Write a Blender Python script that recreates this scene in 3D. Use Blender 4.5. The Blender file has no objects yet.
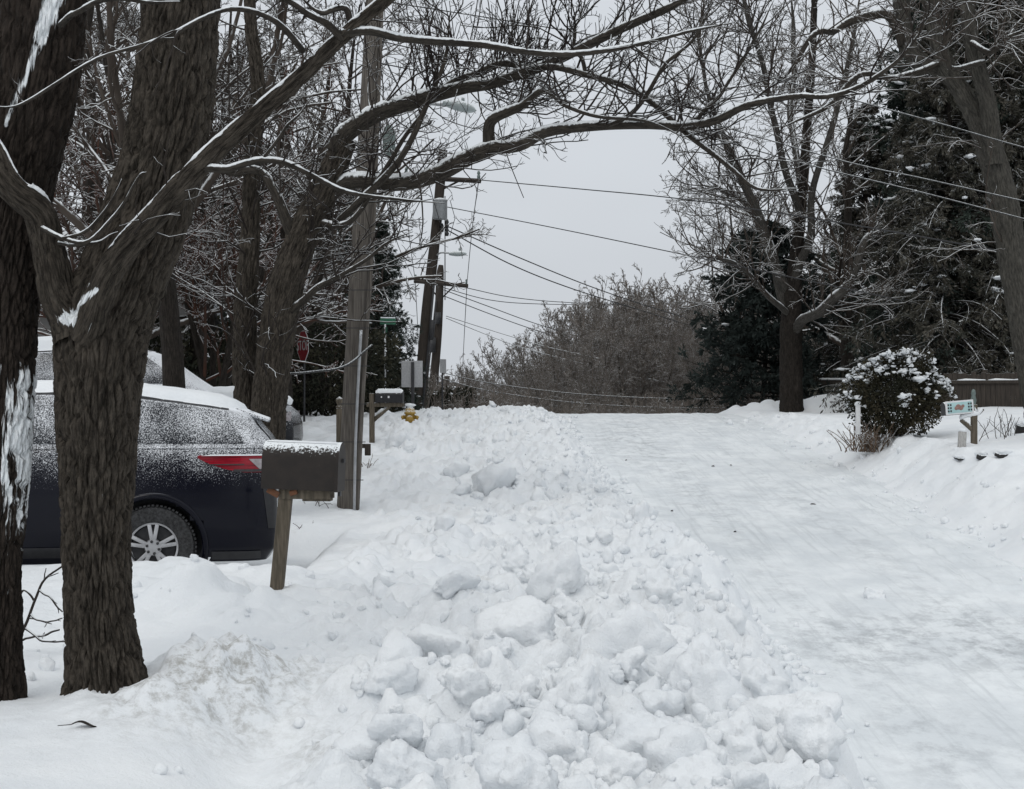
import bpy, bmesh, math, random
import numpy as np

# ------------------------------------------------------------------ camera, sky, sun
SC = bpy.context.scene
COL = SC.collection
CZ = 1.6                      # camera height (m)
FPX = 1500.0                  # focal length in pixels
HOR = 394.5
cd = bpy.data.cameras.new('camera'); cam = bpy.data.objects.new('camera', cd); COL.objects.link(cam)
cam.location = (0, 0, CZ); cam.rotation_euler = (math.radians(90), 0, 0)
cd.sensor_width = 36.0; cd.lens = 36.0 * FPX / 1024.0
cd.clip_start = 0.1; cd.clip_end = 2000
SC.camera = cam
SC.render.resolution_x = 1024; SC.render.resolution_y = 789
SUN_EL, SUN_AZ = math.radians(52), math.radians(205)
w = bpy.data.worlds.new('World'); SC.world = w; w.use_nodes = True
nt = w.node_tree; nt.nodes.clear()
out = nt.nodes.new('ShaderNodeOutputWorld'); bg = nt.nodes.new('ShaderNodeBackground')
sky = nt.nodes.new('ShaderNodeTexSky'); sky.sky_type = 'NISHITA'; sky.sun_disc = False
sky.sun_elevation = SUN_EL; sky.sun_rotation = SUN_AZ; sky.dust_density = 4.0; sky.air_density = 1.0
hs = nt.nodes.new('ShaderNodeHueSaturation'); hs.inputs['Saturation'].default_value = 0.35
tc = nt.nodes.new('ShaderNodeTexCoord'); sep = nt.nodes.new('ShaderNodeSeparateXYZ')
rmp = nt.nodes.new('ShaderNodeValToRGB')
cr = rmp.color_ramp
cr.elements[0].position = 0.0; cr.elements[0].color = (6.65, 7.02, 7.5, 1)
cr.elements[1].position = 0.9; cr.elements[1].color = (9.4, 9.75, 10.0, 1)
e = cr.elements.new(0.28); e.color = (6.75, 7.13, 7.6, 1)
nz = nt.nodes.new('ShaderNodeTexNoise'); nz.inputs['Scale'].default_value = 2.2; nz.inputs['Detail'].default_value = 3
mp = nt.nodes.new('ShaderNodeMapping'); mp.inputs['Scale'].default_value = (1, 1, 3.0)
cl = nt.nodes.new('ShaderNodeMapRange'); cl.inputs[1].default_value = 0.3; cl.inputs[2].default_value = 0.7
cl.inputs[3].default_value = 0.93; cl.inputs[4].default_value = 1.06
mul = nt.nodes.new('ShaderNodeVectorMath'); mul.operation = 'SCALE'
mix = nt.nodes.new('ShaderNodeMix'); mix.data_type = 'RGBA'; mix.inputs[0].default_value = 0.9
L = nt.links.new
L(tc.outputs['Generated'], sep.inputs[0]); L(sep.outputs['Z'], rmp.inputs[0])
L(tc.outputs['Generated'], mp.inputs[0]); L(mp.outputs[0], nz.inputs['Vector']); L(nz.outputs[0], cl.inputs[0])
L(rmp.outputs[0], mul.inputs[0]); L(cl.outputs[0], mul.inputs['Scale'])
L(sky.outputs[0], hs.inputs['Color']); L(hs.outputs[0], mix.inputs[6]); L(mul.outputs[0], mix.inputs[7])
L(mix.outputs[2], bg.inputs[0]); bg.inputs[1].default_value = 0.1; L(bg.outputs[0], out.inputs[0])
sd = bpy.data.lights.new('sun', 'SUN'); so = bpy.data.objects.new('sun', sd); COL.objects.link(so)
sd.energy = 0.6; sd.angle = math.radians(25); sd.color = (1.0, 0.97, 0.93)
so.rotation_euler = (math.radians(90) - SUN_EL, 0, math.radians(180) - SUN_AZ)
vs = SC.view_settings; vs.view_transform = 'Standard'; vs.look = 'None'; vs.exposure = 0.0; vs.gamma = 1.0
vs.use_curve_mapping = False

# ------------------------------------------------------------------ helpers
rng = np.random.default_rng(11)
def Wp(px, py, D): return np.array([(px - 512) / FPX * D, D, CZ + (HOR - py) / FPX * D])

def hsh(ix, iy, iz, seed):
    ix = ix.astype(np.int64); iy = iy.astype(np.int64); iz = np.asarray(iz).astype(np.int64)
    h = (ix * 374761393 + iy * 668265263 + iz * 1274126177 + seed * 974634777) & 0xffffffff
    h = ((h ^ (h >> 13)) * 1274126177) & 0xffffffff
    h = ((h ^ (h >> 16)) * 2246822519) & 0xffffffff
    h = h ^ (h >> 15)
    return (h & 0xffffff) / float(0xffffff)
def vnoise(x, y, seed=0):
    xi = np.floor(x); yi = np.floor(y); fx = x - xi; fy = y - yi
    fx = fx * fx * (3 - 2 * fx); fy = fy * fy * (3 - 2 * fy)
    a = hsh(xi, yi, 0, seed); b = hsh(xi + 1, yi, 0, seed); c = hsh(xi, yi + 1, 0, seed); d = hsh(xi + 1, yi + 1, 0, seed)
    return (a * (1 - fx) + b * fx) * (1 - fy) + (c * (1 - fx) + d * fx) * fy - 0.5
def fbm(x, y, seed=0, o=4):
    s = 0; a = 1.0
    for k in range(o):
        s = s + a * vnoise(x, y, seed + k * 17); x = x * 2.03 + 3.1; y = y * 2.03 + 1.7; a *= 0.5
    return s
def vnoise3(p, seed=0):
    i = np.floor(p); f = p - i; f = f * f * (3 - 2 * f); r = 0
    for dx in (0, 1):
        for dy in (0, 1):
            for dz in (0, 1):
                wgt = (f[:, 0] if dx else 1 - f[:, 0]) * (f[:, 1] if dy else 1 - f[:, 1]) * (f[:, 2] if dz else 1 - f[:, 2])
                r = r + wgt * hsh(i[:, 0] + dx, i[:, 1] + dy, i[:, 2] + dz, seed)
    return r - 0.5
def lumps(x, y, s, seed, rmin=0.3, rmax=0.62):
    """height of a field of half sunk round lumps, cell size s"""
    X = x / s; Y = y / s; xi = np.floor(X); yi = np.floor(Y); best = np.zeros_like(X)
    for dx in (-1, 0, 1):
        for dy in (-1, 0, 1):
            cx = xi + dx; cy = yi + dy
            px = cx + hsh(cx, cy, 1, seed); py = cy + hsh(cx, cy, 2, seed)
            r = rmin + (rmax - rmin) * hsh(cx, cy, 3, seed) ** 2
            q = 0.75 + 0.5 * hsh(cx, cy, 4, seed)
            d2 = ((X - px) * q) ** 2 + ((Y - py) / q) ** 2
            best = np.maximum(best, np.sqrt(np.maximum(r * r - d2, 0)) * (0.6 + 0.5 * hsh(cx, cy, 5, seed)))
    return best * s
def lumps_w(wt, x, y, s, seed, rmin=0.3, rmax=0.62):
    """lumps evaluated only where the weight wt counts"""
    wt = np.broadcast_to(wt, x.shape); k = wt > 0.004; r = np.zeros_like(x)
    if np.any(k): r[k] = lumps(x[k], y[k], s, seed, rmin, rmax)
    return r
def sstep(a, b, x):
    t = np.clip((x - a) / (b - a), 0, 1); return t * t * (3 - 2 * t)
def nrm(v): return v / np.maximum(np.linalg.norm(v, axis=-1, keepdims=True), 1e-9)

class MB:
    """collects geometry and links it as ONE mesh object"""
    def __init__(s): s.V = []; s.Q = []; s.T = []; s.QM = []; s.TM = []; s.n = 0; s.B = []
    def add(s, V, Q=None, T=None, m=0, bark=None):
        V = np.asarray(V, float).reshape(-1, 3)
        if Q is not None and len(Q): Q = np.asarray(Q, np.int64).reshape(-1, 4); s.Q.append(Q + s.n); s.QM.append(np.full(len(Q), m))
        if T is not None and len(T): T = np.asarray(T, np.int64).reshape(-1, 3); s.T.append(T + s.n); s.TM.append(np.full(len(T), m))
        s.V.append(V); s.B.append(np.asarray(bark, float).reshape(-1, 3) if bark is not None else V * 1.0); s.n += len(V)
    def tubes(s, P, R, k=5, m=0, cap=False):
        P = np.asarray(P, float); R = np.asarray(R, float)
        if P.ndim == 2: P = P[None]; R = R[None]
        N, n = P.shape[:2]
        if N == 0: return
        T = nrm(np.gradient(P, axis=1))
        B = np.zeros_like(P); ref = np.where(np.abs(T[:, 0, 2:3]) > 0.8, np.array([[1., 0.1, 0]]), np.array([[0, 0.1, 1.]]))
        B[:, 0] = nrm(np.cross(T[:, 0], ref))
        for i in range(1, n):
            b = B[:, i - 1]; B[:, i] = nrm(b - T[:, i] * np.sum(T[:, i] * b, -1, keepdims=True))
        C = np.cross(T, B)
        a = np.arange(k) * 2 * np.pi / k
        ca = np.cos(a)[None, None, :, None]; sa = np.sin(a)[None, None, :, None]
        V = P[:, :, None] + R[:, :, None, None] * (B[:, :, None] * ca + C[:, :, None] * sa)
        arc = np.concatenate([np.zeros((N, 1)), np.cumsum(np.linalg.norm(np.diff(P, axis=1), axis=-1), 1)], 1)
        bk = np.stack([np.broadcast_to(R[:, :, None] * np.cos(a), (N, n, k)) + 3.7 * np.arange(N)[:, None, None],
                       np.broadcast_to(R[:, :, None] * np.sin(a), (N, n, k)), np.broadcast_to(arc[:, :, None], (N, n, k))], -1)
        i = np.arange(N)[:, None, None] * n * k; j = np.arange(n - 1)[None, :, None] * k; c = np.arange(k)[None, None]; c2 = (c + 1) % k
        Q = np.stack([i + j + c, i + j + c2, i + j + k + c2, i + j + k + c], -1).reshape(-1, 4)
        T3 = None
        if cap:
            b0 = np.arange(N)[:, None] * n * k; e = np.arange(1, k - 1)[None]
            lo = np.stack([b0 + 0 * e, b0 + e + 1, b0 + e], -1).reshape(-1, 3)
            t0 = b0 + (n - 1) * k; hi = np.stack([t0 + 0 * e, t0 + e, t0 + e + 1], -1).reshape(-1, 3)
            T3 = np.concatenate([lo, hi])
        s.add(V, Q, T3, m, bk)
    def tube(s, pts, r, k=8, m=0, cap=True):
        pts = np.asarray(pts, float); r = np.full(len(pts), r) if np.isscalar(r) else np.asarray(r, float)
        s.tubes(pts, r, k, m, cap)
    def box(s, c, size, rot=None, m=0, bev=0.0):
        """bevelled box; c centre, size full lengths, rot 3x3"""
        bm = bmesh.new(); bmesh.ops.create_cube(bm, size=1.0)
        for v in bm.verts: v.co.x *= size[0]; v.co.y *= size[1]; v.co.z *= size[2]
        if bev > 0: bmesh.ops.bevel(bm, geom=bm.edges[:], offset=bev, segments=2, affect='EDGES', profile=0.6)
        s.addbm(bm, c, rot, m)
    def addbm(s, bm, c=(0, 0, 0), rot=None, m=0):
        bm.verts.index_update(); V = np.array([v.co[:] for v in bm.verts])
        if rot is not None: V = V @ np.asarray(rot).T
        V = V + np.asarray(c, float); Q = []; T = []
        bmesh.ops.triangulate(bm, faces=[f for f in bm.faces if len(f.verts) > 4])
        for f in bm.faces:
            q = [v.index for v in f.verts]; (Q if len(q) == 4 else T).append(q)
        s.add(V, Q, T, m); bm.free()
    def grid(s, G, m=0, closed=False, bark=None):
        """G (a,b,3) sheet"""
        a, b = G.shape[:2]; i = np.arange(a - 1)[:, None] * b
        if closed: c = np.arange(b)[None]; c2 = (c + 1) % b
        else: c = np.arange(b - 1)[None]; c2 = c + 1
        Q = np.stack([i + c, i + c2, i + b + c2, i + b + c], -1).reshape(-1, 4)
        s.add(G, Q, None, m, bark)
    def lathe(s, prof, c=(0, 0, 0), axis='z', k=24, m=0, rot=None):
        prof = np.asarray(prof, float); a = np.arange(k) * 2 * np.pi / k
        x = prof[:, 0:1] * np.cos(a); y = prof[:, 0:1] * np.sin(a); z = np.broadcast_to(prof[:, 1:2], x.shape)
        G = np.stack([x, y, z] if axis == 'z' else ([x, z, -y] if axis == 'y' else [z, x, y]), -1)
        if rot is not None: G = G @ np.asarray(rot).T
        s.grid(G + np.asarray(c, float), m, True)
    def build(s, name, mats, parent=None, local=False, smooth=True, bark=False, hard=None):
        me = bpy.data.meshes.new(name)
        V = np.concatenate(s.V) if s.V else np.zeros((0, 3))
        if parent is not None and not local: V = V - np.array(parent.location)
        nq = sum(len(q) for q in s.Q); ntr = sum(len(t) for t in s.T)
        Q = np.concatenate(s.Q) if nq else np.zeros((0, 4), int); T = np.concatenate(s.T) if ntr else np.zeros((0, 3), int)
        me.vertices.add(len(V)); me.vertices.foreach_set('co', V.astype(np.float32).ravel())
        me.loops.add(nq * 4 + ntr * 3); me.polygons.add(nq + ntr)
        me.loops.foreach_set('vertex_index', np.concatenate([Q.ravel(), T.ravel()]).astype(np.int32))
        me.polygons.foreach_set('loop_start', np.concatenate([np.arange(nq) * 4, nq * 4 + np.arange(ntr) * 3]).astype(np.int32))
        mi = np.concatenate([np.concatenate(s.QM) if nq else np.zeros(0), np.concatenate(s.TM) if ntr else np.zeros(0)])
        me.polygons.foreach_set('material_index', mi.astype(np.int32))
        me.update(calc_edges=True)
        me.polygons.foreach_set('use_smooth', np.full(nq + ntr, smooth))
        if hard is not None: me.set_sharp_from_angle(angle=math.radians(hard))
        for mm in (mats if isinstance(mats, (list, tuple)) else [mats]): me.materials.append(mm)
        if bark:
            at = me.attributes.new('bark', 'FLOAT_VECTOR', 'POINT'); at.data.foreach_set('vector', np.concatenate(s.B).astype(np.float32).ravel())
        o = bpy.data.objects.new(name, me); COL.objects.link(o)
        if parent is not None: o.parent = parent
        return o
def tag(o, label=None, cat=None, group=None, kind=None):
    if label: o['label'] = label
    if cat: o['category'] = cat
    if group: o['group'] = group
    if kind: o['kind'] = kind
    return o
def thing(name, label, cat, loc=(0, 0, 0), rotz=0.0, group=None):
    o = bpy.data.objects.new(name, None); COL.objects.link(o); o.empty_display_size = 0.2
    o.location = [float(v) for v in loc]; o.rotation_euler = (0, 0, rotz)
    return tag(o, label, cat, group)
def dup(root, loc, rotz=0.0, sc=1.0, label=None, group=None):
    r = root.copy(); COL.objects.link(r); r.location = [float(v) for v in loc]; r.rotation_euler = (0, 0, rotz)
    r.scale = (sc, sc, sc) if np.isscalar(sc) else sc
    if label: r['label'] = label
    if group: r['group'] = group
    for ch in list(root.children):
        c = ch.copy(); COL.objects.link(c); c.parent = r
        for g in list(ch.children):
            d = g.copy(); COL.objects.link(d); d.parent = c
    return r
def rotz3(a): c, s = math.cos(a), math.sin(a); return np.array([[c, -s, 0], [s, c, 0], [0, 0, 1.0]])
def roty3(a): c, s = math.cos(a), math.sin(a); return np.array([[c, 0, s], [0, 1, 0], [-s, 0, c]])
def rotx3(a): c, s = math.cos(a), math.sin(a); return np.array([[1, 0, 0], [0, c, -s], [0, s, c]])

# ------------------------------------------------------------------ materials
class NT:
    def __init__(s, name):
        s.m = bpy.data.materials.new(name); s.m.use_nodes = True; s.t = s.m.node_tree; s.t.nodes.clear()
        s.out = s.n('ShaderNodeOutputMaterial'); s.p = s.n('ShaderNodeBsdfPrincipled'); s.l(s.p.outputs[0], s.out.inputs[0])
        s.tc = s.n('ShaderNodeTexCoord'); s.geo = s.n('ShaderNodeNewGeometry')
    def n(s, t, **kw):
        x = s.t.nodes.new(t)
        for k, v in kw.items(): setattr(x, k, v)
        return x
    def l(s, a, b): s.t.links.new(a, b)
    def setv(s, sock, v):
        if hasattr(v, 'is_output') or isinstance(v, bpy.types.NodeSocket): s.l(v, sock)
        else: sock.default_value = v
    def math(s, op, a, b=0.0, clamp=False):
        x = s.n('ShaderNodeMath', operation=op); x.use_clamp = clamp; s.setv(x.inputs[0], a); s.setv(x.inputs[1], b); return x.outputs[0]
    def noise(s, vec, scale, detail=4, rough=0.55, dist=0.0):
        x = s.n('ShaderNodeTexNoise'); s.l(vec, x.inputs['Vector']); x.inputs['Scale'].default_value = scale
        x.inputs['Detail'].default_value = detail; x.inputs['Roughness'].default_value = rough; x.inputs['Distortion'].default_value = dist; return x.outputs[0]
    def vor(s, vec, scale, feature='DISTANCE_TO_EDGE'):
        x = s.n('ShaderNodeTexVoronoi', feature=feature); s.l(vec, x.inputs['Vector']); x.inputs['Scale'].default_value = scale; return x.outputs[0]
    def map(s, vec, sc): x = s.n('ShaderNodeMapping'); s.l(vec, x.inputs[0]); x.inputs['Scale'].default_value = sc; return x.outputs[0]
    def rng(s, v, a, b, c=0.0, d=1.0, smooth=True):
        x = s.n('ShaderNodeMapRange'); x.interpolation_type = 'SMOOTHSTEP' if smooth else 'LINEAR'
        s.l(v, x.inputs[0]); x.inputs[1].default_value = a; x.inputs[2].default_value = b; x.inputs[3].default_value = c; x.inputs[4].default_value = d; return x.outputs[0]
    def mix(s, f, a, b):
        x = s.n('ShaderNodeMix', data_type='RGBA'); s.setv(x.inputs[0], f)
        for i, v in ((6, a), (7, b)):
            if isinstance(v, tuple): x.inputs[i].default_value = (*v, 1) if len(v) == 3 else v
            else: s.l(v, x.inputs[i])
        return x.outputs[2]
    def bump(s, h, strength, dist):
        x = s.n('ShaderNodeBump'); s.l(h, x.inputs['Height']); x.inputs['Strength'].default_value = strength; x.inputs['Distance'].default_value = dist
        s.l(x.outputs[0], s.p.inputs['Normal']); return x
    def attr(s, name): x = s.n('ShaderNodeAttribute'); x.attribute_name = name; return x
    def fin(s, col=None, rough=0.7, metal=0.0, spec=0.3):
        if col is not None:
            if isinstance(col, tuple): s.p.inputs['Base Color'].default_value = (*col, 1)
            else: s.l(col, s.p.inputs['Base Color'])
        s.setv(s.p.inputs['Roughness'], rough); s.p.inputs['Metallic'].default_value = metal
        s.p.inputs['Specular IOR Level'].default_value = spec; return s.m
    def upz(s): x = s.n('ShaderNodeSeparateXYZ'); s.l(s.geo.outputs['Normal'], x.inputs[0]); return x.outputs[2]
SNOWC = (0.84, 0.87, 0.885)
def mat_snow(name='snow', dirt=False):
    t = NT(name); o = t.geo.outputs['Position']
    c = t.mix(t.rng(t.noise(o, 1.3, 4), 0.3, 0.7), (0.79, 0.818, 0.843), (0.865, 0.885, 0.90))
    c = t.mix(t.rng(t.noise(o, 2.6, 9, 0.82), 0.60, 0.76, 0, 0.40), c, (0.52, 0.515, 0.49))
    if dirt:
        d = t.attr('dirt').outputs['Fac']
        f = t.math('MULTIPLY', d, t.rng(t.noise(o, 13, 8, 0.75), 0.42, 0.66))
        c = t.mix(f, c, (0.40, 0.395, 0.375))
    h = t.math('ADD', t.math('MULTIPLY', t.noise(o, 11, 7, 0.62), 1.0), t.math('MULTIPLY', t.noise(o, 60, 4, 0.7), 0.45))
    t.bump(h, 0.6, 0.03)
    return t.fin(c, 0.65, 0, 0.25)
def mat_plain(name, c1, c2=None, rough=0.6, metal=0.0, scale=20, bump=0.0, stretch=(1, 1, 1), spec=0.4, snow=0.0):
    t = NT(name); o = t.map(t.tc.outputs['Object'], stretch); n = t.noise(o, scale, 5, 0.6)
    c = t.mix(t.rng(n, 0.3, 0.7), c1, c2 if c2 else tuple(0.75 * v for v in c1))
    if snow > 0:
        f = t.math('ADD', t.upz(), t.math('MULTIPLY', t.math('SUBTRACT', t.noise(t.tc.outputs['Object'], 60, 3), 0.5), 1.6))
        c = t.mix(t.math('MULTIPLY', t.rng(f, 0.45, 0.75), snow), c, SNOWC)
    if bump: t.bump(n, bump, 0.01)
    return t.fin(c, rough, metal, spec)
def mat_bark(name, c1, c2, scale=14.0, snow=1.0, lo=0.35, hi=0.8, bump=0.8, streak=False):
    t = NT(name); a = t.attr('bark').outputs['Vector']; v = t.map(a, (1, 1, 0.2))
    n = t.noise(v, scale * 1.6, 9, 0.78)
    f = t.rng(n, 0.36, 0.64)
    c = t.mix(f, c1, c2)
    c = t.mix(t.rng(t.noise(a, 3.0, 4), 0.55, 0.75, 0, 0.5), c, tuple(min(1, 1.5 * q) for q in c2))
    h = t.math('ADD', t.math('MULTIPLY', t.rng(t.vor(v, scale * 1.3), 0.0, 0.25), 0.8), t.noise(v, scale * 2.5, 5, 0.7)); t.bump(h, bump, 0.016)
    s = t.math('ADD', t.upz(), t.math('MULTIPLY', t.math('SUBTRACT', t.noise(t.tc.outputs['Object'], 25, 3, 0.6), 0.5), 0.9))
    c = t.mix(t.math('MULTIPLY', t.rng(s, lo, hi), snow), c, SNOWC)
    if streak:  # wind packed snow plastered over the lower trunk
        m = t.attr('plaster').outputs['Fac']
        c = t.mix(t.rng(t.math('ADD', m, t.math('MULTIPLY', t.math('SUBTRACT', t.noise(t.map(a, (1, 1, 0.11)), 34, 6, 0.65, 0.4), 0.5), 2.4)), 0.5, 0.7), c, SNOWC)
    return t.fin(c, 0.9, 0, 0.15)
def mat_twig(name, c1, c2, lo=0.35, hi=0.85, snow=0.9):
    t = NT(name); o = t.tc.outputs['Object']
    c = t.mix(t.rng(t.noise(o, 1.1, 3), 0.35, 0.65), c1, c2)
    s = t.math('ADD', t.upz(), t.math('MULTIPLY', t.math('SUBTRACT', t.noise(o, 7, 3, 0.6), 0.5), 1.0))
    c = t.mix(t.math('MULTIPLY', t.rng(s, lo, hi), snow), c, SNOWC)
    return t.fin(c, 0.9, 0, 0.1)
def mat_leaf(name, c1, c2, snow=0.0):
    t = NT(name); o = t.tc.outputs['Object']
    c = t.mix(t.rng(t.noise(o, 1.2, 4, 0.6), 0.35, 0.65), c1, c2)
    if snow: c = t.mix(t.math('MULTIPLY', t.rng(t.noise(o, 3.0, 8, 0.85), 0.66 - 0.1 * snow, 0.76 - 0.1 * snow), 0.85), c, SNOWC)
    return t.fin(c, 0.75, 0, 0.2)
def mat_carpaint(name, c, zlo, zhi, amount, scale=55, rough=0.25):
    """paint or glass with wet snow stuck to it, thicker the higher it sits"""
    t = NT(name); o = t.tc.outputs['Object']; sp = t.n('ShaderNodeSeparateXYZ'); t.l(o, sp.inputs[0])
    h = t.rng(sp.outputs[2], zlo, zhi, 0, 1, False)
    n = t.math('ADD', t.noise(o, scale, 3, 0.7), t.math('MULTIPLY', t.math('SUBTRACT', t.noise(o, 3, 3), 0.5), 0.25))
    f = t.rng(t.math('ADD', n, t.math('MULTIPLY', h, amount)), 0.64, 0.92)
    f = t.math('MAXIMUM', f, t.rng(t.upz(), 0.72, 0.9, 0, 1))
    f = t.math('MULTIPLY', f, t.rng(sp.outputs[2], zlo - 0.05, zlo + 0.1))
    col = t.mix(f, c, (0.80, 0.82, 0.85))
    return t.fin(col, t.rng(f, 0, 1, rough, 0.8), 0, 0.22)

M = {}
M['snow'] = mat_snow('snow'); M['ground'] = mat_snow('snow_ground', True)
def mat_road():
    t = NT('packed_snow_road'); o = t.tc.outputs['Object']; v = t.map(o, (1.0, 0.35, 1.0)); v2 = t.map(o, (3.0, 0.25, 1.0))
    c = t.mix(t.rng(t.noise(t.map(o, (1.0, 0.6, 1.0)), 1.6, 5, 0.6), 0.3, 0.7), (0.70, 0.735, 0.76), (0.84, 0.87, 0.885))
    pt = t.attr('scrape').outputs['Fac']
    f = t.math('MULTIPLY', pt, t.rng(t.noise(t.map(o, (1.3, 0.9, 1.0)), 3.0, 8, 0.75), 0.42, 0.68))
    c = t.mix(t.math('MULTIPLY', f, 0.8), c, (0.34, 0.36, 0.38))
    ln = t.noise(t.map(o, (7.0, 0.22, 1.0)), 1.6, 6, 0.7)
    c = t.mix(t.rng(ln, 0.50, 0.70, 0, 0.5), c, (0.50, 0.53, 0.55))
    h = t.math('ADD', t.noise(t.map(o, (1.5, 0.8, 1.0)), 5, 7, 0.68), t.math('ADD', t.math('MULTIPLY', ln, 0.9), t.math('MULTIPLY', t.noise(o, 34, 5, 0.75), 0.5))); t.bump(h, 0.5, 0.016)
    return t.fin(c, 0.6, 0, 0.3)
M['road'] = mat_road()
M['bark_dark'] = mat_bark('bark_dark', (0.014, 0.012, 0.010), (0.042, 0.035, 0.030), 24, 0.0, 0.55, 0.9, 0.9)
M['bark_plaster'] = mat_bark('bark_plastered', (0.014, 0.011, 0.009), (0.042, 0.033, 0.027), 24, 0.0, 0.6, 0.95, 0.9, True)
M['bark_main'] = mat_bark('bark_grey_brown', (0.018, 0.0150, 0.012), (0.080, 0.068, 0.055), 26, 0.0, 0.6, 0.95, 1.0, True)
M['bark_limb'] = mat_bark('bark_limb', (0.022, 0.019, 0.016), (0.060, 0.052, 0.043), 22, 1.0, 0.38, 0.72, 0.7)
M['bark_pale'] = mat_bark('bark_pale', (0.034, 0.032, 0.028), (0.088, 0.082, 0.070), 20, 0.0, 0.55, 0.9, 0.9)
M['bark_frost'] = mat_bark('bark_frosted', (0.036, 0.033, 0.029), (0.09, 0.083, 0.074), 22, 0.7, 0.3, 0.8, 0.9)
M['twig'] = mat_twig('twig_dark', (0.022, 0.018, 0.016), (0.040, 0.034, 0.030), 0.45, 0.9, 0.9)
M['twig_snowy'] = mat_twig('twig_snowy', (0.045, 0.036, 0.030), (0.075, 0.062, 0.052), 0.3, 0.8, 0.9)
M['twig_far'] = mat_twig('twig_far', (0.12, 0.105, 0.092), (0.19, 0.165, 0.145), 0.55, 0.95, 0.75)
M['twig_red'] = mat_twig('twig_red', (0.07, 0.035, 0.025), (0.05, 0.036, 0.030), 0.35, 0.85, 0.85)
M['needle'] = mat_leaf('needles_dark', (0.018, 0.026, 0.021), (0.042, 0.054, 0.044), 0.8)
M['needle_brown'] = mat_leaf('needles_brown', (0.036, 0.036, 0.028), (0.075, 0.068, 0.054), 1.0)
M['needle_plain'] = mat_leaf('needles_blue_dark', (0.014, 0.020, 0.018), (0.034, 0.044, 0.040), 0.3)
M['hedge'] = mat_leaf('hedge_leaves', (0.014, 0.018, 0.012), (0.045, 0.042, 0.026))
M['bushleaf'] = mat_leaf('bush_leaves', (0.016, 0.018, 0.010), (0.05, 0.042, 0.024))
M['dry'] = mat_leaf('dry_grass', (0.20, 0.14, 0.09), (0.10, 0.07, 0.05), 0.6)
M['dry_stalk'] = mat_twig('dry_stalks', (0.17, 0.12, 0.085), (0.10, 0.07, 0.05), 0.15, 0.6, 0.95)
M['wood_pole'] = mat_plain('weathered_pole_wood', (0.165, 0.148, 0.130), (0.075, 0.066, 0.058), 0.9, 0, 11, 0.7, (5, 5, 0.25), 0.2)
M['wood_dark'] = mat_plain('dark_pole_wood', (0.055, 0.045, 0.038), (0.035, 0.03, 0.026), 0.9, 0, 9, 0.4, (4, 4, 0.4), 0.2)
M['wood_post'] = mat_plain('post_wood', (0.15, 0.125, 0.095), (0.07, 0.06, 0.045), 0.85, 0, 10, 0.5, (4, 4, 0.4), 0.2, 0.9)
M['fencewood'] = mat_plain('fence_wood', (0.060, 0.050, 0.042), (0.035, 0.030, 0.026), 0.9, 0, 6, 0.4, (5, 5, 0.5), 0.2, 1.0)
M['box_metal'] = mat_plain('brown_mailbox_metal', (0.024, 0.0175, 0.014), (0.015, 0.0115, 0.0095), 0.65, 0.0, 12, 0.1, (1, 1, 1), 0.4, 1.0)
M['black'] = mat_plain('black_plastic', (0.012, 0.012, 0.014), (0.02, 0.02, 0.022), 0.45, 0, 20, 0, (1, 1, 1), 0.4, 1.0)
M['rubber'] = mat_plain('tyre_rubber', (0.012, 0.012, 0.012), (0.05, 0.05, 0.052), 0.85, 0, 40, 0.3)
M['alloy'] = mat_plain('alloy_wheel', (0.52, 0.52, 0.53), (0.42, 0.42, 0.43), 0.35, 0.6, 8)
M['dkmetal'] = mat_plain('dark_metal', (0.03, 0.03, 0.033), (0.05, 0.05, 0.052), 0.55, 0.3)
M['galv'] = mat_plain('galvanised_metal', (0.42, 0.43, 0.44), (0.30, 0.31, 0.32), 0.5, 0.3, 15, 0, (1, 1, 1), 0.4, 1.0)
M['lampgrey'] = mat_plain('lamp_head_grey', (0.40, 0.44, 0.44), (0.30, 0.34, 0.34), 0.5, 0.1, 15, 0, (1, 1, 1), 0.4, 1.0)
M['greenbox'] = mat_plain('grey_green_metal', (0.16, 0.20, 0.19), (0.11, 0.14, 0.13), 0.5, 0.1)
M['wire'] = mat_plain('cable_black', (0.022, 0.022, 0.024), (0.035, 0.035, 0.036), 0.7)
M['wire_snow'] = mat_plain('cable_snowy', (0.03, 0.03, 0.03), (0.05, 0.05, 0.05), 0.7, 0, 20, 0, (1, 1, 1), 0.3, 0.9)
M['signback'] = mat_plain('sign_back_aluminium', (0.42, 0.42, 0.42), (0.33, 0.33, 0.34), 0.5, 0.2)
M['stopred'] = mat_plain('stop_red', (0.36, 0.012, 0.022), (0.30, 0.010, 0.02), 0.5)
M['white'] = mat_plain('white_paint', (0.72, 0.72, 0.72), (0.64, 0.64, 0.65), 0.5)
M['green'] = mat_plain('sign_green', (0.02, 0.13, 0.07), (0.02, 0.10, 0.055), 0.5)
M['yellow'] = mat_plain('hydrant_yellow', (0.42, 0.27, 0.05), (0.33, 0.20, 0.04), 0.5, 0, 15, 0, (1, 1, 1), 0.4, 1.0)
M['navy'] = mat_carpaint('navy_paint', (0.0032, 0.0036, 0.0085), 0.90, 1.36, 0.30, 95, 0.18)
M['glass_snow'] = mat_carpaint('snowed_glass', (0.012, 0.014, 0.018), 1.0, 1.5, 0.24, 95, 0.15)
M['glass'] = mat_plain('dark_glass', (0.012, 0.014, 0.017), (0.016, 0.018, 0.02), 0.1)
M['carblack'] = mat_carpaint('black_paint', (0.012, 0.013, 0.016), 0.6, 1.3, 0.40)
M['carsilver'] = mat_carpaint('grey_paint', (0.09, 0.10, 0.11), 0.6, 1.2, 0.42)
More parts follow.
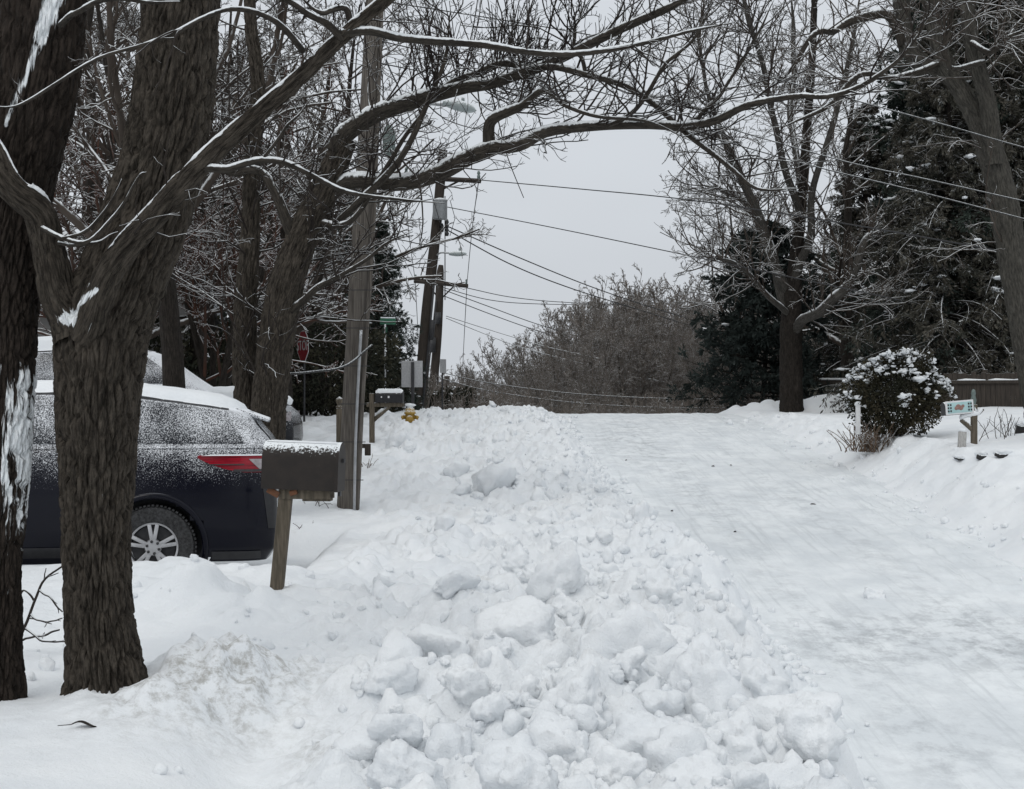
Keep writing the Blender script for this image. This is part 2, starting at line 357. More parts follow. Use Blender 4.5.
M['lampred'] = mat_plain('tail_lamp_red', (0.30, 0.008, 0.020), (0.10, 0.003, 0.008), 0.12, 0, 14, 0, (0.2, 1, 4))
M['lampclear'] = mat_plain('tail_lamp_clear', (0.34, 0.32, 0.33), (0.24, 0.21, 0.22), 0.2, 0, 25)
M['siding'] = mat_plain('grey_siding', (0.22, 0.21, 0.20), (0.17, 0.165, 0.16), 0.8, 0, 6, 0.2, (0.3, 0.3, 30))
M['teal'] = mat_plain('teal_paint', (0.33, 0.52, 0.52), (0.42, 0.58, 0.58), 0.5, 0, 9)
M['brown'] = mat_plain('brown_paint', (0.22, 0.12, 0.10), (0.30, 0.18, 0.15), 0.6, 0, 30)
M['stone'] = mat_plain('dark_stone', (0.045, 0.043, 0.042), (0.03, 0.03, 0.03), 0.85, 0, 18, 0.4, (1, 1, 1), 0.2, 1.0)
M['paleblock'] = mat_plain('pale_block', (0.48, 0.47, 0.45), (0.30, 0.29, 0.28), 0.8, 0, 30, 0.3, (2, 2, 0.6))
M['rust'] = mat_plain('rust', (0.16, 0.065, 0.03), (0.10, 0.05, 0.03), 0.85, 0, 30)
# ------------------------------------------------------------------ terrain
I = np.interp
def xL(y): return I(y, [0, 8, 11, 13, 15, 18, 22, 27, 32, 42, 60], [2.1, 2.12, 2.32, 2.55, 2.5, 2.25, 2.0, 1.75, 1.65, 1.49, 1.4])
def xR(y): return I(y, [0, 18, 29, 42, 60], [6.3, 6.3, 6.65, 6.5, 6.5])
def roadz(y):
    return I(y, [0, 10, 20, 30, 40, 43, 45, 47, 49, 52, 60, 80, 115, 170, 400],
             [-3.41, -2.776, -2.136, -1.496, -0.86, -0.69, -0.62, -0.60, -0.64, -0.9, -1.6, -3.4, -8.2, -12, -12])
def leftz(y):
    return I(y, [0, 5, 8, 12, 16, 20, 24, 28, 36, 44, 48, 54, 60, 80, 115, 170, 400],
             [-1.62, -1.62, -1.62, -1.56, -1.52, -1.50, -1.22, -0.98, -0.70, -0.52, -0.56, -0.9, -1.4, -3.2, -8, -12, -12])
def rightz(x, y):
    b = I(y, [0, 12, 18, 20, 24, 27, 30, 34, 40, 46, 49, 54, 60, 80, 115, 170, 400],
          [-2.7, -2.05, -1.55, -1.36, -1.05, -0.93, -0.90, -0.84, -0.56, -0.52, -0.54, -0.8, -1.2, -3, -8, -12, -12])
    return b + np.clip(x - 8.3, 0, 6) * I(y, [0, 18, 26, 34, 42, 60], [0.2, 0.2, 0.17, 0.09, 0.05, 0.0])
def gauss(x, y, cx, cy, sx, sy, rot=0.0):
    c, s = math.cos(rot), math.sin(rot); u = (x - cx) * c + (y - cy) * s; v = -(x - cx) * s + (y - cy) * c
    return np.exp(-0.5 * ((u / sx) ** 2 + (v / sy) ** 2))
def ground_h(x, y):
    """height of the snow relative to the camera"""
    x = np.asarray(x, float); y = np.asarray(y, float)
    wob = fbm(x * 0.0 + y * 0.9, y * 0.0 + 3.3, 5, 3) * 0.35
    xl = xL(y) + wob; xr = xR(y) + fbm(y * 0.8, y * 0 + 9.1, 8, 3) * 0.35
    hl = leftz(y); hr = roadz(y); hR = rightz(x, y)
    near = sstep(48, 40, y)
    # soft undulation on the lawn
    lawn = hl + 0.10 * fbm(x * 0.55, y * 0.45, 2, 3) + 0.035 * fbm(x * 2.2, y * 1.8, 3, 3)
    # thrown up ridge between lawn and road
    bank_w = sstep(I(y, [5, 8, 14, 20, 35, 45], [-1.35, -1.15, -1.5, -1.9, -3.3, -4.2]) - 0.35, I(y, [5, 8, 14, 20, 35, 45], [-1.35, -1.15, -1.5, -1.9, -3.3, -4.2]) + 0.5, x + 0.4 * fbm(x * 0.7, y * 0.7, 6, 2)) * sstep(xl + 0.25, xl - 0.5, x)
    ridge = np.exp(-0.5 * ((x - (xl - 1.25)) / 0.75) ** 2)
    bankh = I(y, [4, 7, 10, 14, 20, 30, 44, 50], [0.0, 0.02, 0.10, 0.14, 0.14, 0.14, 0.12, 0.1])
    big = I(y, [5, 10, 16, 24, 40, 50], [1.0, 1.0, 0.62, 0.5, 0.55, 0.4])
    lw = lambda *a: lumps_w(bank_w, *a)
    pat = 0.45 + 0.55 * sstep(-0.15, 0.25, fbm(x * 1.3 + 4, y * 1.0, 14, 2))          # broken patches and softer ones
    lp = (lw(x, y, 0.70, 1) * 0.5 + lw(x + 5, y, 0.38, 2) * 0.6 * pat) * big + (lw(x, y + 7, 0.21, 3) * 0.95 + lw(x, y, 0.11, 4) * 0.95) * pat + 0.05 * np.abs(fbm(x * 3.3, y * 3.3, 15, 4)) + 0.05 * fbm(x * 7, y * 7, 13, 4)
    left = lawn + bank_w * (bankh * ridge - 0.10 + lp + 0.16 * fbm(x * 1.1, y * 1.1, 12, 3))
    # trough worn between mound and ridge, dirty mound, little mounds
    left = left - 0.30 * gauss(x, y, -1.12, 6.8, 0.30, 2.3, 0.03) * (1 - 0.6 * bank_w)
    md = gauss(x, y, -1.62, 8.35, 0.34, 0.62, -0.35)
    left = left + md * (0.32 + 0.16 * fbm(x * 4, y * 4, 21, 3) + 0.22 * np.abs(fbm(x * 5, y * 3, 23, 3)) + 0.5 * lumps_w(md, x, y, 0.16, 22))
    left = left + 0.13 * sstep(0.1, 0.75, gauss(x, y, -2.34, 11.1, 0.15, 0.15)) + 0.13 * gauss(x, y, -2.34, 11.05, 0.34, 0.25) + 0.15 * gauss(x, y, -1.80, 10.85, 0.075, 0.09)
    lm2 = sstep(9.6, 10.6, y) * sstep(14, 12.6, y) * sstep(-1.2, -1.7, x) * sstep(-4.5, -2.8, x)
    left = left + lm2 * (lumps_w(lm2, x, y, 0.4, 31) * 0.3 + lumps_w(lm2, x, y, 0.2, 32) * 0.25 + 0.05 * fbm(x * 3, y * 3, 33, 3))
    left = left + 0.12 * gauss(x, y, -0.6, 12.9, 0.5, 2.4) * 0.0
    # lumpy snow rest of the left side
    lm3 = sstep(-0.9, -1.6, x) * sstep(12.5, 14.5, y) * sstep(-4.0, -2.6, x) * near
    left = left + lm3 * lumps_w(lm3, x, y, 0.45, 35) * 0.12
    lm4 = sstep(-2.0, -3.2, x) * sstep(22, 26, y) * near * sstep(-9, -7, x)
    left = left + lm4 * (lumps_w(lm4, x, y, 0.8, 37) * 0.25 + lumps_w(lm4, x, y, 0.35, 38) * 0.3)
    # driveway pits under the parked vehicles
    p1 = sstep(-1.75, -2.15, x) * sstep(13.05, 13.6, y + 0.14 * (x + 2.2)) * sstep(17.2, 16.6, y)
    left = left * (1 - p1) + (-1.80) * p1
    p2 = sstep(-3.7, -4.2, x) * sstep(20.2, 20.8, y) * sstep(24.4, 23.8, y) * sstep(-12.5, -12, x)
    left = left * (1 - p2) + (-1.18) * p2
    left = left + 0.16 * gauss(x, y, -3.3, 13.0, 0.75, 0.3) - 0.05 * gauss(x, y, -2.45, 13.3, 0.3, 0.3)
    # right side
    rb = np.exp(-0.5 * ((x - xr - 0.55) / 0.5) ** 2) * near
    side = sstep(36, 39, y) * sstep(47, 45.5, y) * sstep(7.4, 8.4, x)           # side road
    right = hR + 0.05 * fbm(x * 0.8, y * 0.6, 41, 3) + rb * (0.12 + lumps_w(rb, x, y, 0.4, 42) * 0.7 + lumps_w(rb, x, y, 0.2, 43) * 0.9)
    rw = sstep(9.2, 7.6, x) * near * sstep(5, 6, x); right = right + rw * (lumps_w(rw, x, y, 0.35, 44) * 0.45 + lumps_w(rw, x, y, 0.17, 45) * 0.5)
    right = right - 0.24 * sstep(8.3, 7.3, x) * sstep(28.5, 33, y) * near
    right = right - 0.22 * gauss(x, y, 8.5, 22.6, 0.8, 0.5, 0.3) + 0.22 * gauss(x, y, 9.2, 21.6, 1.4, 0.55, 0.4) + 0.1 * gauss(x, y, 7.9, 24.5, 1.0, 0.4, 0.3)
    right = right - 0.06 * side
    # far cross ridge beyond the crest and one mound beside the big trunk
    fr = np.exp(-0.5 * ((y - 47.6) / 0.7) ** 2) * sstep(3.0, 5.5, x)
    right = right + fr * (0.10 + lumps_w(fr, x, y, 0.7, 51) * 0.5) + 0.42 * gauss(x, y, 9.75, 46.8, 0.55, 0.5) + 0.2 * gauss(x, y, 8.1, 47.2, 0.6, 0.5)
    # blend the three
    tl = sstep(xl + 0.05, xl - 0.95, x) ** 0.8
    tr = sstep(xr - 0.1, xr + I(y, [10, 18, 30, 45], [2.4, 2.3, 1.5, 0.9]), x)
    mid = hr - 0.07
    h = mid + (left - mid) * tl
    h = np.where(x > 4.4, mid + (right - mid) * tr, h)
    edge = np.exp(-0.5 * ((x - xl + 0.12) / 0.30) ** 2) * near
    h = h + edge * (lumps_w(edge, x, y, 0.24, 61) * 0.8 + lumps_w(edge, x, y, 0.12, 62) * 0.6)
    cr = np.exp(-0.5 * ((y - 46.5) / 0.6) ** 2) * sstep(1.2, 2.2, x) * sstep(6.5, 5, x)
    far = 0.25 * fbm(x * 0.1, y * 0.1, 71, 3) * sstep(50, 70, y)
    return h + far + cr * (0.02 + lumps_w(cr, x, y, 0.5, 72) * 0.25) * sstep(3.2, 4.5, x)
def gh(x, y):
    """height of the built ground mesh (bilinear)"""
    i = np.clip(np.searchsorted(xs, x) - 1, 0, len(xs) - 2); j = np.clip(np.searchsorted(ys, y) - 1, 0, len(ys) - 2)
    fx_ = (x - xs[i]) / (xs[i + 1] - xs[i]); fy_ = (y - ys[j]) / (ys[j + 1] - ys[j])
    return (GH[j, i] * (1 - fx_) + GH[j, i + 1] * fx_) * (1 - fy_) + (GH[j + 1, i] * (1 - fx_) + GH[j + 1, i + 1] * fx_) * fy_
def gz(x, y): return float(CZ + gh(np.array([float(x)]), np.array([float(y)]))[0])
def drop(px, py, d0=5.0, d1=60.0):
    """where the view ray through a pixel meets the snow"""
    D = np.linspace(d0, d1, 2600); x = (px - 512) / FPX * D
    h = np.maximum(gh(x, D), np.where((x > xL(D)) & (x < xR(D)), roadz(D), -99)); ray = (HOR - py) / FPX * D
    k = np.argmax(h >= ray) if np.any(h >= ray) else len(D) - 1
    return np.array([x[k], D[k], CZ + h[k]])
def at(px, D): x = (px - 512) / FPX * D; return np.array([x, D, gz(x, D)])
def steps(a, b, f):
    r = [a]
    while r[-1] < b: r.append(r[-1] + f(r[-1]))
    return np.array(r)
xs = np.concatenate([-steps(3.4, 9, lambda v: 0.065)[::-1], np.arange(-3.34, 3.4, 0.03), steps(3.4, 9.5, lambda v: 0.06)])
xs = np.concatenate([-(steps(-xs[0], 260, lambda v: 0.05 * v)[1:][::-1]), xs, steps(xs[-1], 260, lambda v: 0.05 * v)[1:]])
ys = np.concatenate([np.arange(-60, 4.0, 4.0), steps(4.2, 62, lambda v: max(0.022, 0.0033 * v)), steps(63, 600, lambda v: 0.06 * v)])
GX, GY = np.meshgrid(xs, ys)
GH = ground_h(GX.ravel(), GY.ravel()).reshape(GX.shape)
mb = MB(); mb.grid(np.stack([GX, GY, CZ + GH], -1))
gobj = mb.build('ground', M['ground']); tag(gobj, 'deep ploughed and drifted snow over lawns and verges', None, None, 'structure')
fx, fy = GX.ravel(), GY.ravel()
dirt = gauss(fx, fy, -1.45, 8.2, 0.22, 0.55, -0.3) * 1.0 + 0.75 * gauss(fx, fy, -1.82, 7.9, 0.12, 0.4, -0.4) + 0.55 * gauss(fx, fy, -0.95, 7.4, 0.1, 0.3) + 0.2 * gauss(fx, fy, 0.4, 9.5, 0.9, 2.5)
at_ = gobj.data.attributes.new('dirt', 'FLOAT', 'POINT'); at_.data.foreach_set('value', np.clip(dirt, 0, 1).astype(np.float32))
# road sheet
xr_ = np.arange(0.6, 7.6, 0.05); yr_ = np.concatenate([np.arange(-20, 4, 2.0), steps(4.2, 62, lambda v: max(0.04, 0.005 * v)), steps(63, 110, lambda v: 2.0)])
RX, RY = np.meshgrid(xr_, yr_)
RZ0 = roadz(RY); RZ = RZ0 + 0.025 * fbm(RX * 1.4, RY * 0.5, 81, 3) + 0.016 * fbm(RX * 5, RY * 1.2, 82, 3) + 0.012 * np.maximum(0, fbm(RX * 9, RY * 9, 83, 2)) \
    + 0.03 * sstep(1.4, 0.0, np.abs(RX - xR(RY) + 0.6)) * lumps(RX, RY, 0.22, 84) / 0.1
mb = MB(); mb.grid(np.stack([RX, RY, CZ + RZ], -1)); robj = mb.build('road', M['road']); tag(robj, 'ploughed residential road under packed snow', None, None, 'structure')

rx_, ry_ = RX.ravel(), RY.ravel()
scr = 0.65 * gauss(rx_, ry_, 3.9, 14.8, 1.0, 0.9) + 0.5 * gauss(rx_, ry_, 5.0, 15.6, 1.0, 0.8) + 0.8 * gauss(rx_, ry_, 2.7, 36, 0.7, 4.0) + 0.35 * gauss(rx_, ry_, 4.4, 41, 1.4, 2.5) + 0.35 * gauss(rx_, ry_, 3.6, 25, 0.9, 2.0) + 0.35 * gauss(rx_, ry_, 3.6, 11.4, 0.6, 0.7) + 0.12 + 0.30 * np.exp(-0.5 * ((rx_ - 3.2) / 0.2) ** 2) + 0.30 * np.exp(-0.5 * ((rx_ - 4.8) / 0.2) ** 2)
sa = robj.data.attributes.new('scrape', 'FLOAT', 'POINT'); sa.data.foreach_set('value', np.clip(scr, 0, 1).astype(np.float32))
# ------------------------------------------------------------------ lumps thrown up by the plough
def ico(sub):
    bm = bmesh.new(); bmesh.ops.create_icosphere(bm, subdivisions=sub, radius=1.0); bm.verts.index_update()
    V = np.array([v.co[:] for v in bm.verts]); T = np.array([[v.index for v in f.verts] for f in bm.faces]); bm.free(); return V, T
ICO = {k: ico(k) for k in (1, 2, 3, 4)}
def chunk_verts(V, seed, facets=11, soft=10.0, nz=0.16, lo=0.62):
    r = np.random.default_rng(seed); Nn = nrm(r.normal(size=(facets, 3))); d = r.uniform(lo, 1.0, facets)
    q = np.maximum(V @ Nn.T, 1e-3) / d                       # 1/r per plane
    inv = np.log(np.sum(np.exp(soft * q), 1)) / soft
    rad = np.clip(1.0 / inv, 0.3, 1.15)
    rad = rad * (1 + nz * vnoise3(V * 2.1 + seed, 3) * 1.8 + nz * 1.1 * vnoise3(V * 4.6 + seed, 4) + nz * 0.75 * vnoise3(V * 10 + seed, 5) + nz * 0.4 * vnoise3(V * 21 + seed, 6))
    return V * rad[:, None]
CH = []
for k in range(12):
    V, T = ICO[4] if k < 6 else ICO[3]
    mbk = MB(); mbk.add(chunk_verts(V, 100 + k, 9 + k % 5, (7, 13, 5)[k % 3], 0.25), None, T); CH.append(mbk)
CHM = []
def place_chunk(p, r, label, group, k=None, sq=None, sink=0.85):
    k = int(rng.integers(12)) if k is None else k
    if len(CHM) <= k or CHM[k] is None:
        while len(CHM) <= k: CHM.append(None)
        o = CH[k].build('snow_chunk', M['snow']); CHM[k] = o.data
    else:
        o = bpy.data.objects.new('snow_chunk', CHM[k]); COL.objects.link(o)
    s = rng.uniform(0.8, 1.2, 3) if sq is None else np.array(sq)
    o.scale = [float(v) for v in s * r]; o.rotation_euler = [float(v) for v in (rng.uniform(-.5, .5), rng.uniform(-.5, .5), rng.uniform(0, 6.28))]
    o.location = (float(p[0]), float(p[1]), float(p[2] + r * s[2] * (1 - sink) * 0.6))
    return tag(o, label, 'snow chunk', group)
big_chunks = [  # pixel centre x, pixel base y, radius px, label
    (558, 582, 27, 'tall upright snow boulder standing alone on the ridge crest, above all the near chunks'),
    (705, 695, 40, 'big smooth rounded snow boulder at the road side of the ridge'),
    (632, 660, 46, 'broad jagged snow block with a shaded face, left of the big smooth boulder'),
    (525, 640, 34, 'wedge shaped snow block sloping right, in the middle of the ridge'),
    (572, 695, 26, 'round ball of snow below the wedge shaped block'),
    (800, 720, 30, 'ribbed snow slab tilted against the ridge beside the road'),
    (650, 745, 34, 'rounded snow boulder with two dark specks near the bottom of the ridge'),
    (735, 752, 32, 'blocky snow boulder right of the speckled one near the road edge'),
    (618, 775, 30, 'snow boulder at the bottom edge of the photo, left of the speckled one'),
    (440, 652, 30, 'low angular snow block at the left flank of the ridge'),
    (385, 690, 26, 'crumbly greyish snow block at the cut left end of the ridge'),
    (470, 690, 24, 'flat topped snow block between the crumbly block and the round ball'),
    (455, 590, 20, 'small square snow block above the left flank of the ridge'),
    (665, 598, 20, 'long low snow block beside the road edge halfway up the ridge'),
    (878, 597, 10, 'lone snow lump lying out on the ploughed road'),
    (490, 490, 26, 'large smooth snow mound chunk far up the ridge, left of its crest'),
    (398, 447, 16, 'smooth snow boulder beside the far wooden rail'),
    (690, 577, 12, 'small icy snow lump at the very edge of the road'),
    (640, 520, 16, 'snow lump on the road edge well behind the upright boulder'),
    (760, 690, 24, 'snow block leaning behind the ribbed slab'),
    (545, 745, 26, 'cracked snow block under the round ball near the photo bottom'),
    (690, 785, 30, 'half buried snow boulder cut by the bottom edge of the photo under the blocky one'),
]
for i, (px, py, rp, lab) in enumerate(big_chunks):
    p = drop(px, py); r = rp / FPX * p[1] * (1.08 if rp > 22 else 1.0)
    place_chunk(p, r, lab, None, k=i % 6 if rp > 14 else None, sq=(0.9, 0.9, 1.25) if i == 0 else None)
n = 0
while n < 200:
    py = 425 + 364 * rng.random() ** 0.75
    c = I(py, [420, 500, 600, 700, 789], [480, 510, 545, 590, 620]); wd = I(py, [420, 500, 600, 700, 789], [75, 95, 165, 230, 250])
    px = c + wd * np.clip(rng.normal() * 0.55, -1, 1)
    p = drop(px, py)
    if p[0] > xL(p[1]) + 0.15: continue
    r = (0.03 + 0.12 * rng.random() ** 2.4) * I(p[1], [7, 14, 30, 45], [1.0, 0.95, 1.2, 1.5])
    place_chunk(p, r, 'loose snow lump among the many thrown up along the ploughed ridge', 'snow lumps of the ploughed ridge'); n += 1
V2, T2 = ICO[2]; rub = MB()
for i in range(3800):
    q = rng.random()
    y = 5.5 * (8.0 ** rng.random()); xl = float(xL(y))
    if q < 0.72: x = xl - abs(rng.normal()) * I(y, [5, 10, 20, 45], [1.3, 1.3, 1.1, 1.4])
    elif q < 0.82: x = xl + abs(rng.normal()) * 0.18
    elif q < 0.95: x = float(xR(y)) + 0.3 + 0.45 * rng.normal()
    else: x = rng.uniform(-3, -1); y = rng.uniform(8.5, 13)
    if q >= 0.95 and rng.random() < 0.6: continue
    r = (0.010 + 0.05 * rng.random() ** 2.6) * I(y, [6, 14, 30, 45], [0.9, 1.0, 1.3, 1.6])
    zz = max(gz(x, y), CZ + float(roadz(y)) if x > xl - .2 else -99)
    rub.add(chunk_verts(V2, 1000 + i % 40, 9, 9, 0.25) * r * rng.uniform(0.75, 1.2, 3) @ rotz3(rng.random() * 6.3).T + np.array([x, y, zz + r * 0.3]), None, T2)
tag(rub.build('snow_rubble', M['snow']), 'small crumbs of ploughed snow strewn along both road edges', 'snow rubble', None, 'stuff')
# ------------------------------------------------------------------ trees
def catmull(pts, n):
    pts = np.asarray(pts, float)
    if len(pts) == 2: t = np.linspace(0, 1, n)[:, None]; return pts[0] * (1 - t) + pts[1] * t
    p = np.concatenate([[2 * pts[0] - pts[1]], pts, [2 * pts[-1] - pts[-2]]])
    u = np.linspace(0, len(pts) - 1 - 1e-6, n); i = u.astype(int); t = (u - i)[:, None]
    a, b, c, d = p[i], p[i + 1], p[i + 2], p[i + 3]
    return 0.5 * (2 * b + (c - a) * t + (2 * a - 5 * b + 4 * c - d) * t ** 2 + (3 * b - a - 3 * c + d) * t ** 3)
def limb(pts, n=28, wig=0.0, seed=0):
    """pts: (px, py, depth, radius px) along a limb -> centre line and radii in metres"""
    q = np.array([[*Wp(a, b, D), r / FPX * D] for a, b, D, r in pts]); c = catmull(q, n)
    P, R = c[:, :3], np.maximum(c[:, 3], 0.002)
    if wig:
        r = np.random.default_rng(seed); ph = r.uniform(0, 6, 6); s = np.linspace(0, 1, n)
        for k in range(3): P = P + (R * wig)[:, None] * np.stack([np.sin(s * (9 + 7 * k) + ph[k]), np.sin(s * (8 + 6 * k) + ph[k + 1]), np.sin(s * (10 + 6 * k) + ph[k + 2])], -1) / (1 + k)
    return P, R
def grow(P, R, m, tr, ang, Lf, n, wig, up, rf, rmin, rtip=0.4, r=rng, angsd=0.25, lenabs=None, rmax=1.0):
    P = np.asarray(P, float); R = np.asarray(R, float)
    if P.ndim == 2: P = P[None]; R = R[None]
    N, k = P.shape[:2]; idx = np.repeat(np.arange(N), m); Mn = len(idx)
    u = r.uniform(tr[0], tr[1], Mn); t = u * (k - 1) * 0.9999; i = t.astype(int); f = (t - i)[:, None]
    p0 = P[idx, i] * (1 - f) + P[idx, i + 1] * f; tan = nrm(P[idx, i + 1] - P[idx, i]); r0 = R[idx, i] * (1 - f[:, 0]) + R[idx, i + 1] * f[:, 0]
    v = r.normal(size=(Mn, 3)); v = nrm(v - tan * np.sum(v * tan, -1, keepdims=True))
    a = (ang + angsd * r.normal(size=Mn))[:, None]; d = nrm(tan * np.cos(a) + v * np.sin(a))
    plen = np.sum(np.linalg.norm(np.diff(P, axis=1), axis=-1), 1)[idx]
    Ln = (plen * Lf if lenabs is None else lenabs) * (1 - 0.55 * u) * r.uniform(0.55, 1.25, Mn)
    rs = np.clip(np.minimum(r0 * rf, rmax), rmin, None); out = np.zeros((Mn, n, 3)); out[:, 0] = p0
    wv = r.normal(size=(Mn, 3)) * wig * 0.5
    for j in range(1, n):
        d = nrm(d + wig * r.normal(size=(Mn, 3)) + wv + np.array([0, 0, up])); out[:, j] = out[:, j - 1] + d * (Ln / (n - 1))[:, None]
    s = np.linspace(0, 1, n); Rr = np.maximum(rs[:, None] * (1 - s * (1 - rtip))[None], rmin * 0.6)
    return out, Rr
def trunk_mesh(P, R, k, rings, depth=0.014, seed=0, cols=9, flare=None, pitch=0.038):
    """displaced bark: plates and furrows in the mesh"""
    n0 = len(P); s = np.linspace(0, n0 - 1, rings); P = np.stack([I(s, np.arange(n0), P[:, c]) for c in range(3)], -1); R = I(s, np.arange(n0), R)
    T = nrm(np.gradient(P, axis=0)); B = np.zeros_like(P); B[0] = nrm(np.cross(T[0], np.array([0.02, 1, 0.1])))
    for i in range(1, rings): b = B[i - 1]; B[i] = nrm(b - T[i] * np.dot(T[i], b))
    C = np.cross(T, B); a = np.arange(k) * 2 * np.pi / k
    arc = np.concatenate([[0], np.cumsum(np.linalg.norm(np.diff(P, axis=0), axis=-1))])
    A, S = np.meshgrid(a, arc); U = A / (2 * np.pi) * cols
    cols = max(7, int(2 * np.pi * np.mean(R) / pitch)) if pitch else cols; U = A / (2 * np.pi) * cols
    wv = 0.55 * fbm(np.cos(A) * 2 + seed, S * 3 + np.sin(A) * 2, seed, 4)
    # periodic voronoi edge distance
    Xc = U + wv; Yc = S * cols / (2 * np.pi * np.mean(R)) * 0.22 + 0.5 * fbm(np.cos(A) * 1.5, S * 2 + np.sin(A) * 1.5, seed + 5, 2)
    xi = np.floor(Xc); yi = np.floor(Yc); d1 = np.full(Xc.shape, 9.0); d2 = np.full(Xc.shape, 9.0)
    for dx in (-1, 0, 1):
        for dy in (-1, 0, 1):
            cx = xi + dx; cy = yi + dy; cm = np.mod(cx, cols)
            dd = np.hypot(cx + 0.15 + 0.7 * hsh(cm, cy, 0, seed) - Xc, cy + hsh(cm, cy, 1, seed) - Yc)
            nd1 = np.minimum(d1, dd); d2 = np.where(dd < d1, d1, np.minimum(d2, dd)); d1 = nd1
    e = sstep(0.02, 0.30, d2 - d1)
    fine = fbm(np.cos(A) * 14 * R[:, None] / .2 + 20, S * 22 + np.sin(A) * 9, seed + 9, 4)
    lumpy = fbm(np.cos(A) * 1.2 + 7, S * 1.6 + np.sin(A) * 1.2, seed + 3, 3)
    Rr = R[:, None] * (1 + 0.05 * lumpy) + depth * (e - 1.0) + depth * 0.7 * fine
    if flare is not None:
        fl = np.exp(-arc / 0.22)[:, None]; Rr = Rr * (1 + flare * fl * (0.6 + 0.6 * np.cos(A * 4 + seed) ** 2))
    V = P[:, None] + Rr[..., None] * (B[:, None] * np.cos(A)[..., None] + C[:, None] * np.sin(A)[..., None])
    bk = np.stack([R[:, None] * np.cos(A), R[:, None] * np.sin(A), S], -1)
    return V, bk
def snowcap(mb, P, R, seed=0, frac=0.8, m=0, gap=0.25):
    """a ridge of snow lying along the top of a limb"""
    T = nrm(np.gradient(P, axis=0)); st = np.clip((0.95 - np.abs(T[:, 2])) / 0.35, 0, 1); UPV = nrm(np.array([0, 0, 1.]) - T * T[:, 2:3])
    r = np.random.default_rng(seed); n = len(P); nn = n * 3
    s = np.linspace(0, n - 1, nn); P2 = np.stack([I(s, np.arange(n), P[:, c]) for c in range(3)], -1); R2 = I(s, np.arange(n), R); st2 = I(s, np.arange(n), st)
    g = np.clip(1.25 + 3.2 * fbm(s * 0.45 + seed * 3.1, s * 0 + seed, 3, 3) - gap, 0, 1)
    rr = R2 * frac * np.minimum(st2, g) * (0.85 + 0.3 * r.random(nn)) + 0.0008
    P2 = P2 + nrm(np.stack([I(s, np.arange(n), UPV[:, c]) for c in range(3)], -1)) * (R2 * 0.98 - rr * 0.45)[:, None]
    mb.tubes(P2, rr, 6, m)
def concat(*lists):
    return lists
def add_limbs(root, limbs, mat, ksides=10, snow=0.75, caps=True, name='limb', gap=0.25):
    """each drawn limb is a part of its own"""
    for i, (P, R) in enumerate(limbs):
        R = R * np.concatenate([np.ones(len(R) - 7), np.linspace(0.95, 0.3, 7)]); mb = MB(); mb.tubes(P, R, ksides if R.max() > 0.03 else 7, 0, True)
        o = mb.build(name, mat, root, bark=True)
        if caps:
            sc_ = MB(); snowcap(sc_, P, R, i + 3, snow, 0, gap); c = sc_.build('snow_strip', M['snow'], None)
            c.parent = o; c.data.transform(__import__('mathutils').Matrix.Translation([-v for v in root.location]))
def twigset(root, sets, mat, name='twigs'):
    mb = MB()
    for P, R, k in sets: mb.tubes(P, R, k)
    return mb.build(name, mat, root)
def stackl(limbs): return np.stack([l[0] for l in limbs]), np.stack([l[1] for l in limbs])

def stick(o, V, segs):
    """snow packed on the bark along (x0,y0,w0,x1,y1,w1,strength) strokes given on the trunk seen from the road"""
    V = V.reshape(-1, 3); px = 512 + V[:, 0] / V[:, 1] * FPX; py = HOR - (V[:, 2] - CZ) / V[:, 1] * FPX; m = np.zeros(len(V))
    for x0, y0, w0, x1, y1, w1, s in segs:
        d = np.array([x1 - x0, y1 - y0]); t = np.clip(((px - x0) * d[0] + (py - y0) * d[1]) / (d @ d), 0, 1); q = np.hypot(px - x0 - t * d[0], py - y0 - t * d[1]) / (w0 + (w1 - w0) * t)
        m = np.maximum(m, s * np.exp(-0.5 * q ** 2))
    a = o.data.attributes.get('plaster') or o.data.attributes.new('plaster', 'FLOAT', 'POINT')
    old = np.zeros(len(V), np.float32); a.data.foreach_get('value', old); a.data.foreach_set('value', np.maximum(old, m).astype(np.float32))
# --- far left trunk
b = at(-2, 8.0)
P1 = limb([(-2, 712, 8.0, 27), (-4, 640, 8.0, 25), (-4, 560, 8.0, 25), (0, 480, 8.02, 28), (2, 400, 8.05, 31), (4, 300, 8.1, 33), (14, 190, 8.15, 39), (33, 80, 8.2, 45), (47, -40, 8.25, 42), (62, -170, 8.3, 38), (80, -400, 8.4, 32)], 60)
t1 = thing('bare_tree', 'dark trunk at the left edge of the photo, its lower side plastered with snow', 'tree', (P1[0][0][0], 8.0, b[2] - 0.05))
V, bk = trunk_mesh(*P1, 260, 700, 0.021, 3, 11, 0.08)
mb = MB(); mb.grid(V, 0, True, bk); tr = mb.build('trunk', M['bark_plaster'], t1, bark=True); V1_ = V.copy()
X, Z = V[..., 0] - (I(V[..., 2], P1[0][:, 2], P1[0][:, 0])), V[..., 2]
rowv = HOR - (Z - CZ) * FPX / 8.0
pl = sstep(345, 385, rowv) * sstep(575, 470, rowv) * sstep(-0.02, 0.12, X + 0.0) * 0.62 + 0.12 * sstep(350, 420, rowv) * sstep(640, 560, rowv)
aa = tr.data.attributes.new('plaster', 'FLOAT', 'POINT'); aa.data.foreach_set('value', pl.astype(np.float32).ravel())
st = limb([(2, 290, 8.2, 20), (-2, 200, 8.3, 24), (2, 100, 8.35, 26), (14, 0, 8.4, 26), (30, -120, 8.5, 24)], 40)
V, bk = trunk_mesh(*st, 140, 300, 0.016, 8, 7); mb = MB(); mb.grid(V, 0, True, bk); mb.build('stem', M['bark_dark'], t1, bark=True)
